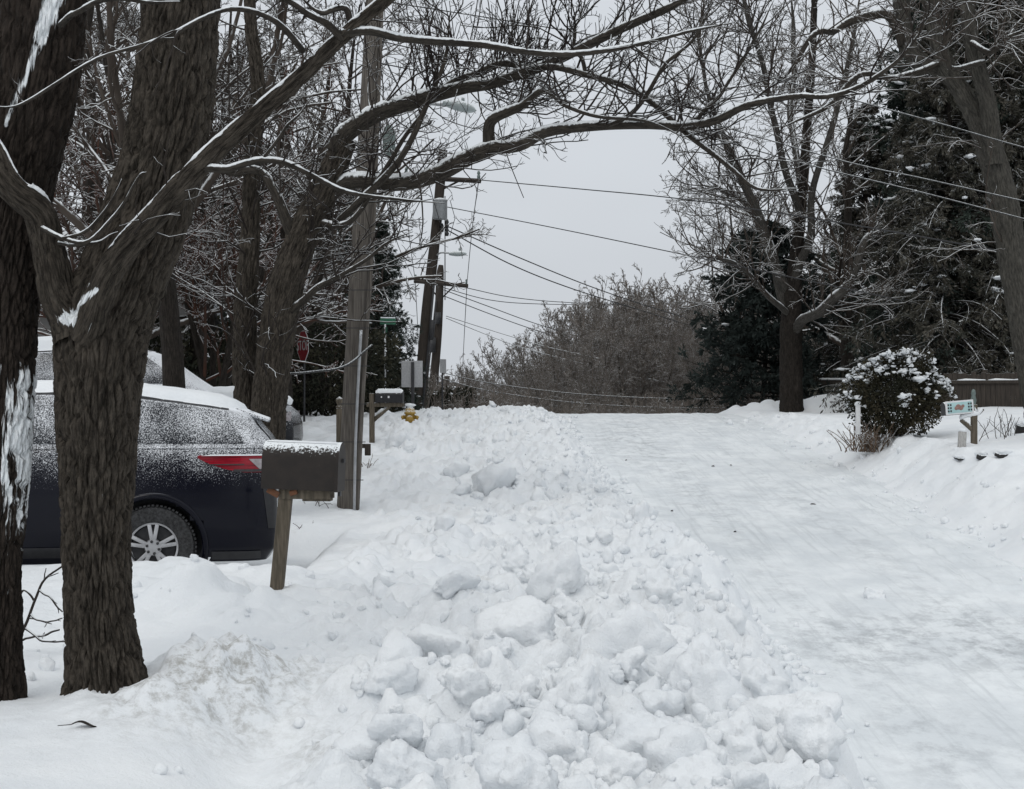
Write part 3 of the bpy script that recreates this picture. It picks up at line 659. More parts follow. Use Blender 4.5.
stick(tr, V1_, [(57, -8, 9, 40, 40, 6, 1.0), (40, 40, 6, 6, 125, 1.6, 0.75)])
l1 = [limb([(60, 25, 7.95, 3.2), (75, 15, 7.7, 3.0), (95, 2, 7.5, 2.8), (120, -2, 7.3, 2.5), (150, 3, 7.2, 2.2), (180, 1, 7.1, 1.6)], 28, 0.3)]
add_limbs(t1, l1, M['bark_limb'], 7)

# --- main left trunk with its fork
b = at(107, 8.0)
P2 = limb([(107, 712, 8.0, 41), (106, 680, 8.0, 38), (100, 620, 8.0, 33.5), (97, 540, 8.0, 34), (98, 460, 8.0, 38), (99, 390, 8.0, 43), (104, 330, 8.02, 46), (122, 280, 8.05, 44), (145, 220, 8.1, 42), (165, 150, 8.15, 41), (175, 80, 8.2, 40), (182, 0, 8.25, 38), (190, -120, 8.3, 35), (205, -320, 8.4, 27)], 70)
t2 = thing('bare_tree', 'thick forked grey brown trunk in the left foreground, in front of the dark blue car', 'tree', (P2[0][0][0], 8.0, b[2] - 0.05))
V, bk = trunk_mesh(*P2, 320, 860, 0.021, 5, 12, 0.16)
FORK = [(64, 318, 5, 84, 322, 8, 1.1), (78, 316, 8, 104, 285, 7, 0.95), (104, 285, 6, 132, 250, 4, 0.7), (132, 250, 4, 150, 215, 2.5, 0.6)]
mb = MB(); mb.grid(V, 0, True, bk); stick(mb.build('trunk', M['bark_main'], t2, bark=True), V, FORK)
lf = [limb([(80, 345, 7.93, 26), (63, 300, 7.9, 20), (52, 255, 7.88, 17), (38, 222, 7.85, 16), (18, 195, 7.8, 14), (-4, 158, 7.8, 13), (-40, 110, 7.8, 11)], 40, 0.2, 1),
      limb([(80, 335, 7.84, 17), (98, 297, 7.74, 15), (125, 257, 7.67, 13.5), (160, 214, 7.62, 12), (198, 171, 7.56, 10.5), (252, 113, 7.5, 9), (312, 63, 7.5, 7.6), (362, 22, 7.5, 6.5), (410, -18, 7.5, 5.5)], 50, 0.25, 2)]
for i, (P, R) in enumerate(lf):
    V, bk = trunk_mesh(P, R, 90, 320, 0.009, 15 + i, 7, None, 0.04); mb = MB(); mb.grid(V, 0, True, bk); o = mb.build('limb', M['bark_main'], t2, bark=True); stick(o, V, FORK[:2] if i == 0 else [(66, 312, 4, 96, 290, 3, 0.9)])
    sc_ = MB(); snowcap(sc_, P[5:], R[5:] * 1.06, 3 + i, 0.40, 0, -0.15); sc_.build('snow_strip', M['snow'], t2)
thin = [limb([(305, 52, 7.5, 3.4), (285, 28, 7.3, 3), (262, 13, 7.2, 2.8), (232, 8, 7.1, 2.5), (205, 18, 7.0, 2.3), (170, 36, 6.95, 2.2), (140, 46, 6.9, 2.0), (100, 58, 6.9, 1.8), (62, 80, 6.9, 1.7), (30, 100, 6.9, 1.5), (10, 107, 6.9, 1.4), (-20, 105, 6.9, 1.2)], 40, 0.4, 5),
        limb([(203, 170, 7.5, 4), (228, 168, 7.5, 3.6), (250, 161, 7.5, 3.4), (282, 163, 7.5, 3.0), (310, 175, 7.5, 2.6), (345, 192, 7.5, 2.2), (400, 198, 7.5, 1.8), (445, 203, 7.5, 1.2)], 34, 0.5, 6),
        limb([(345, 34, 7.5, 4.5), (372, 30, 7.5, 4), (400, 38, 7.6, 4), (430, 43, 7.7, 3.8), (475, 45, 7.8, 3.6), (520, 50, 7.9, 3.2), (575, 52, 8.0, 2.8), (640, 45, 8.2, 2.4), (700, 30, 8.4, 1.8), (735, 22, 8.5, 1.2)], 40, 0.5, 7),
        limb([(340, 40, 7.5, 4.5), (322, 18, 7.4, 3.6), (300, 10, 7.3, 3), (270, -5, 7.2, 2.6), (240, -12, 7.2, 2)], 26, 0.5, 8),
        limb([(350, 30, 7.5, 4), (345, 10, 7.5, 3.2), (325, 12, 7.4, 3), (300, 0, 7.4, 2.5)], 22, 0.5, 9),
        limb([(262, 160, 7.5, 2), (285, 130, 7.45, 1.6), (312, 98, 7.4, 1.2)], 16, 0.5, 9),
        limb([(40, 226, 7.8, 3), (66, 240, 7.6, 2.2), (90, 205 + 36, 7.5, 1.8), (118, 212, 7.5, 1.8), (138, 178, 7.5, 1.5), (146, 172, 7.5, 1.0)], 24, 0.5, 10),
        limb([(58, 243, 7.7, 2), (85, 215 + 30, 7.6, 1.8), (118, 232, 7.7, 1.2)], 16, 0.4, 11),
        limb([(62, 240, 7.6, 2), (90, 228, 7.55, 1.6), (112, 200, 7.5, 1.4), (122, 178, 7.5, 1.0)], 16, 0.4, 12)]
add_limbs(t2, thin, M['bark_limb'], 7, 0.6, gap=0.45)
S_, Q_ = stackl([(catmull(p, 28), I(np.linspace(0, len(r) - 1, 28), np.arange(len(r)), r)) for p, r in thin[:5] + [lf[1]]])
g1 = grow(S_, Q_, 7, (0.25, 0.98), 0.9, 0.22, 8, 0.16, 0.04, 0.55, 0.003, rmax=0.006)
g2 = grow(*g1, 3, (0.2, 0.95), 0.8, 0.5, 6, 0.2, 0.05, 0.7, 0.003)
twigset(t2, [(g1[0], g1[1], 5), (g2[0], g2[1], 4)], M['twig'])

# --- the tree whose limbs arch over the road
D3 = 18.6
b = at(272, D3)
trk = [limb([(266, 470, D3, 19), (268, 420, D3, 18), (275, 350, D3, 18), (285, 290, D3, 18), (303, 235, D3, 16), (322, 195, D3, 14.5), (345, 140, D3, 12)], 40),
       limb([(250, 470, D3 + .3, 14), (246, 400, D3 + .3, 13), (245, 320, D3 + .3, 12), (250, 240, D3 + .3, 10), (252, 170, D3 + .4, 8.5), (258, 90, D3 + .5, 7), (250, 0, D3 + .6, 6), (262, -120, D3 + .8, 5)], 44)]
t3 = thing('bare_tree', 'twin stemmed bare tree behind the dark blue car, snowy limbs arching over the road', 'tree', (*Wp(268, 440, D3)[:2], b[2]))
for i, (P, R) in enumerate(trk):
    V, bk = trunk_mesh(P, R, 80, 240, 0.022, 31 + i, 9, None, .08); mb = MB(); mb.grid(V, 0, True, bk); mb.build('trunk' if i == 0 else 'stem', M['bark_main'], t3, bark=True)
ar = [(P, R * 0.80) for P, R in (limb([(340, 150, D3, 12.5), (352, 130, D3, 12), (378, 113, D3, 11), (405, 103, D3, 10.5), (430, 96, 18.4, 9.5), (462, 90, 18.2, 8.5), (490, 85, 18, 7.5), (520, 72, 17.8, 7), (555, 58, 17.6, 6.5), (605, 36, 17.4, 6), (640, 22, 17.2, 5.5), (680, 3, 17, 5), (720, -25, 17, 4)], 60, 0.25, 21),
      limb([(318, 200, D3, 10), (345, 182, 18.5, 10), (372, 182, 18.4, 10), (400, 185, 18.3, 10), (425, 182, 18.2, 10.5), (446, 174, 18.1, 11), (470, 158, 18, 10.5), (492, 146, 17.9, 9.5), (520, 142, 17.8, 8), (548, 129, 17.7, 7), (598, 125, 17.5, 6), (644, 125, 17.3, 5.5), (684, 127, 17.1, 5.5), (716, 121, 17, 5.5), (748, 106, 16.8, 4.5), (796, 97, 16.6, 3.8), (826, 97, 16.4, 3.2), (858, 87, 16.2, 2.8), (895, 63, 16, 2.5), (915, 40, 16, 2.2), (940, 2, 16, 2)], 84, 0.25, 22),
      limb([(492, 146, 17.9, 8), (494, 126, 17.8, 7), (508, 110, 17.7, 6), (528, 98, 17.6, 4.5), (545, 90, 17.5, 3.5), (565, 105, 17.3, 2.8), (600, 118, 17.2, 2.5), (650, 122, 17, 2.0), (690, 140, 16.9, 1.4)], 44, 0.4, 23),
      limb([(520, 72, 17.8, 5), (550, 64, 17.6, 4.5), (585, 74, 17.5, 4.2), (624, 86, 17.4, 4.2), (652, 104, 17.3, 4), (678, 126, 17.2, 3.6), (702, 146, 17.1, 3.2), (733, 170, 17, 2.8), (760, 188, 16.9, 2.2), (798, 189, 16.8, 1.4)], 52, 0.4, 24),
      limb([(430, 95, 18.4, 6), (455, 82, 18.3, 5.5), (500, 66, 18.1, 5), (540, 68, 18, 4)], 30, 0.3, 25),
      limb([(300, 235, D3, 8), (335, 230, D3, 5), (370, 190, 18.3, 4.5), (400, 155, 18.1, 4), (425, 110, 18, 3.4), (445, 60, 18, 2.5), (452, 10, 18, 2)], 40, 0.5, 26),
      limb([(310, 225, D3, 7), (348, 222, 18.4, 3.5), (380, 175, 18.3, 3), (412, 130, 18.2, 2.6), (440, 85, 18.1, 2)], 32, 0.5, 27),
      limb([(285, 320, D3, 7), (306, 295, D3 - .2, 4.5), (330, 282, 18.2, 3.2), (362, 262, 18, 2.4), (385, 245, 17.9, 1.8), (412, 232, 17.8, 1.2)], 34, 0.6, 28),
      limb([(300, 250, D3, 8), (265, 178, D3, 6), (235, 172, D3, 5), (205, 165, D3, 4)], 30, 0.4, 29),
      limb([(690, 127, 17.1, 3), (720, 95, 17, 2.4), (748, 50, 17, 2), (775, 0, 17, 1.5)], 28, 0.6, 30),
      limb([(608, 125, 17.4, 3), (636, 112, 17.2, 3), (668, 60, 17, 2.4), (700, 30, 17, 2), (714, 0, 17, 1.6)], 28, 0.6, 33),
      limb([(585, 74, 17.5, 3), (575, 40, 17.5, 2.4), (580, 10, 17.5, 2)], 20, 0.6, 34))]
add_limbs(t3, ar, M['bark_limb'], 12, 0.5, gap=0.75)
rs30 = lambda l, n=40: (catmull(l[0], n), I(np.linspace(0, len(l[1]) - 1, n), np.arange(len(l[1])), l[1]))
A_, B_ = stackl([rs30(l) for l in ar])
sp = grow(A_[[0, 4]], B_[[0, 4]], 44, (0.02, 0.9), 1.35, 0.2, 9, 0.06, 0.16, 0.35, 0.005, 0.5, lenabs=1.9, rmax=0.0095)          # upright water sprouts
g1 = grow(A_, B_, 12, (0.15, 0.98), 0.85, 0.22, 9, 0.15, 0.03, 0.5, 0.006, 0.5, lenabs=1.7, rmax=0.014)
gs = grow(A_[[1, 3, 2]], B_[[1, 3, 2]], 20, (0.2, 0.98), 1.0, 0.2, 9, 0.15, 0.02, 0.5, 0.006, 0.5, lenabs=1.5, rmax=0.012)
def lift(g, p=0.9):
    P, R = g; z0 = P[:, :1, 2]; f = (P[:, -1, 2] < z0[:, 0] - 0.02) & (rng.random(len(P)) < p); P[f, :, 2] = z0[f] + np.abs(P[f, :, 2] - z0[f]); return P, R
g1 = lift(g1); gs = lift(gs)
TP = np.stack([rs30(l)[0] for l in trk]); TR = np.stack([rs30(l)[1] for l in trk])
g0 = grow(TP, TR, 26, (0.2, 0.99), 1.0, 0.2, 9, 0.15, 0.05, 0.5, 0.006, 0.5, lenabs=2.2, rmax=0.014)
allp = np.concatenate([sp[0], g1[0], gs[0], g0[0]]); allr = np.concatenate([sp[1], g1[1], gs[1], g0[1]])
g2 = lift(grow(allp, allr, 5, (0.15, 0.97), 0.75, 0.45, 7, 0.18, 0.05, 0.65, 0.0048, 0.5), 0.6)
g3 = grow(*g2, 2, (0.2, 0.97), 0.75, 0.5, 5, 0.22, 0.03, 0.7, 0.0044, 0.6)
twigset(t3, [(allp, allr, 5), (g2[0], g2[1], 4), (g3[0], g3[1], 3)], M['twig'])

# --- right hand tree with pale ribbed bark
D4 = 27.0
tk = [limb([(1052, 470, D4, 18), (1038, 400, D4, 16), (1024, 325, D4, 14.5), (1013, 264, D4, 14), (1004, 205, D4, 14.5), (990, 150, D4, 13), (976, 118, D4 + .1, 10), (962, 92, D4 + .2, 9.5), (944, 62, D4 + .3, 9), (932, 15, D4 + .4, 8), (924, -30, D4 + .5, 7)], 50),
      limb([(994, 165, D4 - .2, 9), (989, 110, D4 - .2, 8.5), (978, 68, D4 - .2, 8), (969, 30, D4 - .2, 7.5), (967, 0, D4 - .2, 7), (960, -60, D4 - .2, 6)], 34),
      limb([(950, 78, D4 + .4, 8), (928, 66, D4 + .5, 8.5), (908, 48, D4 + .6, 9), (903, 20, D4 + .7, 8.5), (898, -30, D4 + .8, 8)], 30)]
bx = Wp(1048, 440, D4)[0]
t4 = thing('bare_tree', 'tall forked tree with pale ribbed bark leaning in at the right edge of the photo', 'tree', (bx, D4, gz(bx, D4)))
for i, (P, R) in enumerate(tk):
    V, bk = trunk_mesh(P, R, 60, 200 if i == 0 else 120, 0.022, 41 + i, 10, None, .11); mb = MB(); mb.grid(V, 0, True, bk); mb.build('trunk' if i == 0 else 'stem', M['bark_pale'], t4, bark=True)
rl = [limb([(905, 45, D4 + .6, 5), (885, 18, D4 + .5, 5), (858, 15, D4 + .4, 4.5), (835, 30, D4 + .3, 3.5), (815, 36, D4, 3), (790, 70, D4, 2.2), (760, 95, D4, 1.5)], 34, 0.5, 41),
      limb([(985, 60, D4 - .4, 3), (950, 70, D4 - 1, 2.4), (945, 50, D4 - 1.2, 3), (952, 20, D4 - 1.4, 2.4), (958, -10, D4 - 1.5, 2)], 28, 0.6, 42),
      limb([(968, 40, D4 - .2, 3), (985, 50, D4 - .6, 3), (1005, 42, D4 - .8, 3), (1030, 25, D4 - 1, 2)], 24, 0.6, 43),
      
      limb([(940, 60, D4 + .3, 4), (900, 80, D4, 3.5), (860, 75, D4 - .2, 3), (820, 110, D4 - .4, 2.4), (780, 130, D4 - .5, 1.6)], 30, 0.6, 45)]
add_limbs(t4, rl, M['bark_limb'], 8, 0.7, False)
A_, B_ = stackl([rs30(l) for l in rl + tk]); g1 = grow(A_, B_, 16, (0.3, 0.98), 0.85, 0.2, 8, 0.15, 0.0, 0.5, 0.008, 0.5, lenabs=2.4, rmax=0.016)
g2 = grow(*g1, 5, (0.15, 0.97), 0.75, 0.45, 7, 0.17, 0.02, 0.65, 0.0065, 0.5); g3 = grow(*g2, 3, (0.2, 0.97), 0.7, 0.5, 5, 0.2, 0.02, 0.7, 0.006, 0.6)
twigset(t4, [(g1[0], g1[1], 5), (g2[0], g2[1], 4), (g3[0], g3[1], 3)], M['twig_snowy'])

# --- big dark trunk beside the side road with fan of hazy limbs
D5 = 46.0
tk = [limb([(792, 425, D5, 12.5), (791, 380, D5, 11.5), (791, 330, D5, 11), (793, 290, D5, 8.5), (797, 250, D5, 6.5), (802, 200, D5, 5.2), (806, 140, D5, 4.4), (812, 60, D5, 3.6), (815, -20, D5, 3)], 40)]
bx = Wp(792, 415, D5)[0]
t5 = thing('bare_tree', 'big dark trunked bare tree at the side road corner, pale limbs fanning upward', 'tree', (bx, D5, gz(bx, D5)))
V, bk = trunk_mesh(*tk[0], 60, 240, 0.03, 51, 11, 0.2, .14); mb = MB(); mb.grid(V, 0, True, bk); mb.build('trunk', M['bark_dark'], t5, bark=True)
rl = [limb([(790, 300, D5, 7), (772, 260, D5 - .3, 6), (757, 215, D5 - .6, 5.5), (743, 180, D5 - 1, 5), (728, 145, D5 - 1.4, 4.5), (712, 135, D5 - 1.8, 3.6), (690, 128, D5 - 2, 2.5)], 36, 0.3, 51),
      limb([(788, 310, D5, 6), (770, 245, D5 + .5, 5), (745, 205, D5 + 1, 4.5), (725, 190, D5 + 1.4, 3), (700, 185, D5 + 1.6, 2)], 34, 0.3, 52),
      limb([(793, 285, D5, 6), (806, 240, D5 - .5, 5), (815, 190, D5 - 1, 4), (835, 120, D5 - 1.5, 3.4), (850, 50, D5 - 2, 3), (860, -10, D5 - 2, 2.5)], 34, 0.4, 53),
      limb([(800, 220, D5, 5), (780, 150, D5 - 1, 4), (770, 90, D5 - 2, 3.4), (750, 30, D5 - 3, 3), (740, -20, D5 - 3, 2.5)], 34, 0.4, 54),
      limb([(803, 190, D5, 4.5), (790, 120, D5 + 1, 3.6), (795, 60, D5 + 2, 3), (790, -10, D5 + 2, 2.4)], 34, 0.4, 55),
      limb([(792, 338, D5 + .05, 5), (800, 326, D5 - .5, 6), (815, 316, D5 - 1.5, 6), (828, 300, D5 - 2, 5.5), (845, 288, D5 - 2.3, 5.5), (858, 268, D5 - 2.5, 5), (866, 240, D5 - 2.6, 5), (872, 232, D5 - 2.6, 5)], 34, 0.3, 56),
      
      limb([(790, 320, D5, 4), (765, 290, D5 - 1, 3), (735, 265, D5 - 2, 2.4), (705, 255, D5 - 2.6, 1.8)], 30, 0.4, 58),
      limb([(728, 145, D5 - 1.4, 3), (710, 100, D5 - 2, 2.5), (700, 50, D5 - 2, 2), (705, 0, D5 - 2, 1.5)], 30, 0.4, 59)]
rl = [(P, R * 0.85) for P, R in rl]
add_limbs(t5, rl, M['bark_frost'], 9, 0.6)
A_, B_ = stackl([rs30(l) for l in rl]); g1 = lift(grow(A_, B_, 32, (0.2, 0.99), 0.8, 0.2, 8, 0.14, 0.02, 0.5, 0.013, 0.5, lenabs=3.4, rmax=0.024), 0.6)
g2 = grow(*g1, 6, (0.15, 0.97), 0.7, 0.45, 7, 0.16, -0.01, 0.65, 0.011, 0.5); g3 = grow(*g2, 4, (0.2, 0.97), 0.7, 0.5, 5, 0.2, 0.0, 0.7, 0.0095, 0.6)
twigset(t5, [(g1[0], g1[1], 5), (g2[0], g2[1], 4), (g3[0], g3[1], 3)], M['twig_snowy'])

# --- generic bare trees: four kinds, copied
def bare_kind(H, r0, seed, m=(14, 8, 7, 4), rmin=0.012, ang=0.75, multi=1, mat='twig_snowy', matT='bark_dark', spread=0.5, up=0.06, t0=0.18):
    r = np.random.default_rng(seed); Ps, Rs = [], []
    for k in range(multi):
        s = np.linspace(0, 1, 12); lean = r.normal(size=2) * (0.06 if multi == 1 else 0.22) * H; P = np.zeros((12, 3)); P[:, 2] = H * s * (1 if k == 0 else r.uniform(.7, 1)) - 0.3 * (s == 0)
        P[:, :2] = lean * (s ** 1.3)[:, None] + np.cumsum(r.normal(size=(12, 2)) * 0.012 * H, 0) * s[:, None]; Ps.append(P); Rs.append(r0 * (1 - 0.88 * s) * (1.0 if k == 0 else 0.75))
    Ps, Rs = np.stack(Ps), np.stack(Rs)
    g1 = grow(Ps, Rs, m[0], (t0, 0.98), ang, spread, 9, 0.10, up, 0.55, rmin * 1.4, 0.3, r); g2 = grow(*g1, m[1], (0.15, 0.97), 0.75, 0.45, 7, 0.14, up * .5, 0.6, rmin * 1.15, 0.5, r)
    g3 = grow(*g2, m[2], (0.15, 0.97), 0.7, 0.48, 6, 0.18, 0.01, 0.7, rmin, 0.5, r)
    sets = [(g1[0], g1[1], 5), (g2[0], g2[1], 4), (g3[0], g3[1], 3)]
    if m[3]: g4 = grow(*g3, m[3], (0.2, 0.97), 0.7, 0.5, 4, 0.2, 0.0, 0.8, rmin * 0.9, 0.6, r); sets.append((g4[0], g4[1], 3))
    root = thing('bare_tree', 'x', 'tree'); mb = MB(); mb.tubes(Ps, Rs, 9); mb.build('trunk', M[matT], root, bark=True); twigset(root, sets, M[mat], 'crown'); return root
def put_kind(proto, used, loc, rz, sc, label, group=None):
    if proto not in used: used.add(proto); proto.location = [float(v) for v in loc]; proto.rotation_euler[2] = rz; proto.scale = (sc,) * 3; proto['label'] = label; proto['group'] = group or ''; o = proto
    else: o = dup(proto, loc, rz, sc, label, group)
    if not group and 'group' in o: del o['group']
    return o
used = set()
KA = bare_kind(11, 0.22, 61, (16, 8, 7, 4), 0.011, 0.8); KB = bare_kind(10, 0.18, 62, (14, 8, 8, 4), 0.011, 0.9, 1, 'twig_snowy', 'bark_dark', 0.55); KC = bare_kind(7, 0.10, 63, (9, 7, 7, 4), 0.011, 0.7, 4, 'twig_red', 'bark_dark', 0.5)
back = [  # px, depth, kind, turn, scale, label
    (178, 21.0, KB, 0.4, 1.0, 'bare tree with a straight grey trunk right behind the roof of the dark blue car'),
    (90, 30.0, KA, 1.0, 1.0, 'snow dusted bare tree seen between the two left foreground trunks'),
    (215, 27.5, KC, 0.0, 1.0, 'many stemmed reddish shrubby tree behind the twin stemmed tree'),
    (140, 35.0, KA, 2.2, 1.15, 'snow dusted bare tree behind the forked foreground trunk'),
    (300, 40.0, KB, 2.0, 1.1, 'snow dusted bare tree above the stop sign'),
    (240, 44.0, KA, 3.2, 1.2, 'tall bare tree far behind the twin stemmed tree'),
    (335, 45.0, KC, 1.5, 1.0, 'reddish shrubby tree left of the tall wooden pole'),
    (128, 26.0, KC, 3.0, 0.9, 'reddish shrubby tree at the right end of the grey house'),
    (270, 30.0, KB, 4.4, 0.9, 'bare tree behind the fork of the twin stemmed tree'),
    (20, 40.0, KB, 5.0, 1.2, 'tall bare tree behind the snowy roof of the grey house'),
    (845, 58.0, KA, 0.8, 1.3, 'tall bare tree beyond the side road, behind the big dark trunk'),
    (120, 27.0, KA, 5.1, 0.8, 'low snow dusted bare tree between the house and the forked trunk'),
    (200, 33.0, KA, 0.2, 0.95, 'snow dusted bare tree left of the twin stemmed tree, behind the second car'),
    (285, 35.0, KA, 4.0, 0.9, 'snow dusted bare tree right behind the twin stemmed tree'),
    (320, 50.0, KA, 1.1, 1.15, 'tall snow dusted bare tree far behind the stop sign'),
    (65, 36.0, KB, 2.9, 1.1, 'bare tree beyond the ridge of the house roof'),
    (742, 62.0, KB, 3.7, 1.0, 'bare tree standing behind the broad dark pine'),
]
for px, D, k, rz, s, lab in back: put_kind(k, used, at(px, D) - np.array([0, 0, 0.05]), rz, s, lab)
# woods below the crest
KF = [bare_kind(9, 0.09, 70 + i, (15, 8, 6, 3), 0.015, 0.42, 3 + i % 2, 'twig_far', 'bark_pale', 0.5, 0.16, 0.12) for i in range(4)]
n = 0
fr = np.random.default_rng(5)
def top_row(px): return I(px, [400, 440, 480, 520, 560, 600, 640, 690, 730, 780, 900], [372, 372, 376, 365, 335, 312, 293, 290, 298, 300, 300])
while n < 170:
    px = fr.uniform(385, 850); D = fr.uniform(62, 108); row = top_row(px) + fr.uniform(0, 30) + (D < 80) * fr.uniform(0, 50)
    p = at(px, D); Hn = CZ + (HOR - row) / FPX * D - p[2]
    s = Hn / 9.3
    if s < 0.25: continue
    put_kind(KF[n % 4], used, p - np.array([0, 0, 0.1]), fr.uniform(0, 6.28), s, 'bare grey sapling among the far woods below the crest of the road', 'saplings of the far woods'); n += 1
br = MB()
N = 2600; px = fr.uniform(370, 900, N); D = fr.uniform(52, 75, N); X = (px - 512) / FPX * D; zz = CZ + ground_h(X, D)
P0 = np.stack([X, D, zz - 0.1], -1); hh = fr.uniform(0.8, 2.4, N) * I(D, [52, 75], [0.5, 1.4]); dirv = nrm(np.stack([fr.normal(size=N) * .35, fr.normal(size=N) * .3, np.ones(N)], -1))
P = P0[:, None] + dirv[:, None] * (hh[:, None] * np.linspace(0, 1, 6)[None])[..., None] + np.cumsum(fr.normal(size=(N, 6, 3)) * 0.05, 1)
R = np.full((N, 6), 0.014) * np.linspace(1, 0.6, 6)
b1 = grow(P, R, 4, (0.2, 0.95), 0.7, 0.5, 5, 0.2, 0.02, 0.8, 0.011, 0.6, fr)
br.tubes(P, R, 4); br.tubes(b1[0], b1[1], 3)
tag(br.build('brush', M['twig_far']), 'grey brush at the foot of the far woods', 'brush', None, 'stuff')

# --- conifers
def conifer_kind(H, base, seed, nb=150, droop=-0.05, mat='needle', leaf=0.15, gap=0.08, snow=40, up0=-0.1, pw=0.85):
    r = np.random.default_rng(seed); root = thing('conifer', 'x', 'tree')
    s = np.linspace(0, 1, 10); P = np.stack([0.1 * np.sin(s * 3), 0.1 * np.cos(s * 2.5), H * s - 0.3 * (s == 0)], -1); R = 0.03 * H * (1 - 0.95 * s) * 0.5 + 0.01
    mb = MB(); mb.tubes(P, R, 9); mb.build('trunk', M['bark_dark'], root, bark=True)
    u = np.sort(r.uniform(gap, 0.98, nb)); az = np.arange(nb) * 2.399 + r.normal(size=nb) * 0.4; Ln = base * (1.02 - u) ** pw * r.uniform(0.65, 1.15, nb) + 0.15
    d = np.stack([np.cos(az), np.sin(az), np.full(nb, up0) + r.normal(size=nb) * 0.1 + 0.5 * u], -1); d = nrm(d)
    Bp = np.zeros((nb, 7, 3)); Bp[:, 0] = np.stack([I(u, s, P[:, k]) for k in range(3)], -1)
    for j in range(1, 7): d = nrm(d + np.array([0, 0, droop]) + r.normal(size=(nb, 3)) * 0.05); Bp[:, j] = Bp[:, j - 1] + d * (Ln / 6)[:, None]
    Br = np.maximum(0.012 * Ln[:, None] * (1 - 0.8 * np.linspace(0, 1, 7))[None], 0.006)
    g = grow(Bp, Br, 12, (0.12, 0.99), 0.9, 0.38, 5, 0.1, droop * 1.2, 0.6, 0.006, 0.5, r); g2 = grow(*g, 3, (0.2, 0.95), 0.7, 0.5, 4, 0.1, droop, 0.7, 0.005, 0.5, r)
    mb = MB(); mb.tubes(Bp, Br, 5); mb.tubes(g[0], g[1], 3); mb.build('branches', M['twig_snowy' if mat == 'needle_brown' else 'bark_dark'], root, bark=True)
    # needle sprays
    lf = MB(); src = np.concatenate([g[0].reshape(-1, 3)[::1], g2[0].reshape(-1, 3)]); drc = np.concatenate([nrm(np.gradient(g[0], axis=1)).reshape(-1, 3), nrm(np.gradient(g2[0], axis=1)).reshape(-1, 3)])
    rep = 2; src = np.repeat(src, rep, 0) + r.normal(size=(len(src) * rep, 3)) * 0.035; drc = np.repeat(drc, rep, 0)
    a = nrm(drc + r.normal(size=src.shape) * 0.45 + np.array([0, 0, -0.12])); sd = nrm(np.cross(a, r.normal(size=src.shape))); l = leaf * r.uniform(0.6, 1.3, (len(src), 1)); wv = l * 0.16
    V = np.stack([src - sd * wv * 0.3, src + a * l * 0.5 - sd * wv, src + a * l, src + a * l * 0.5 + sd * wv], 1)
    lf.add(V, np.arange(len(src) * 4).reshape(-1, 4)); lf.build('needles', M[mat], root, smooth=False)
    if snow:
        sm = MB(); V, T = ICO[2]
        for k in range(snow):
            i = r.integers(nb); j = r.integers(3, 7); c = Bp[i, j] + r.normal(size=3) * 0.08 + np.array([0, 0, 0.06]); q = r.uniform(0.03, 0.13)
            dv = Bp[i, j] - Bp[i, j - 1]; sm.add((chunk_verts(V, k, 9, 8, 0.45) * q * np.array([r.uniform(1.2, 2.6), r.uniform(.8, 1.4), 0.5])) @ rotz3(math.atan2(dv[1], dv[0])).T + c, None, T)
        sm.build('snow_clumps', M['snow'], root)
    return root
CA = conifer_kind(15, 4.0, 81, 260, -0.07, 'needle', 0.17, 0.03, 260); CB = conifer_kind(13, 3.6, 82, 240, -0.12, 'needle_brown', 0.15, 0.03, 110)
CPn = conifer_kind(6.8, 3.5, 83, 90, -0.01, 'needle_plain', 0.2, 0.10, 14, -0.05, 0.6)
cset = [(764, 53.0, CPn, 0.3, 1.0, 'broad dark pine left of the big dark trunk at the corner'),
        (965, 46.0, CA, 0.0, 1.0, 'tall dark spruce with lodged snow above the wooden fence'),
        (1020, 50.0, CA, 2.0, 1.2, 'dark spruce at the right edge behind the pale ribbed trunk'),
        (948, 44.5, CB, 1.0, 1.0, 'brownish snow dusted hemlock right behind the plank fence'),
        (1010, 45.0, CB, 5.0, 1.1, 'snow dusted hemlock behind the fence, beside the pale ribbed trunk'),
        (868, 62.0, CB, 3.0, 1.05, 'hemlock beyond the side road, right of the big dark trunk'),
        (975, 52.0, CB, 4.0, 1.25, 'tall hemlock behind the spruces on the right'),
        (380, 47.0, CA, 4.0, 0.42, 'small dark snow dusted spruce right of the tall wooden pole'),
        (355, 56.0, CA, 5.0, 0.62, 'dark spruce behind the tall wooden pole'),
        (1095, 47.0, CB, 2.7, 1.2, 'hemlock standing behind the fence at the right edge of the photo'),
        (925, 62.0, CA, 5.2, 1.3, 'far tall spruce behind the right hand evergreens'),
        (210, 42.0, CA, 1.3, 0.55, 'dark evergreen in the gap right of the forked foreground trunk'),
        (310, 52.0, CB, 0.7, 0.6, 'brownish evergreen behind the stop sign'),
        (150, 50.0, CB, 2.1, 0.75, 'brownish evergreen far behind the second parked car')]
for px, D, k, rz, s, lab in cset: put_kind(k, used, at(px, D) - np.array([0, 0, 0.1]), rz, s, lab)

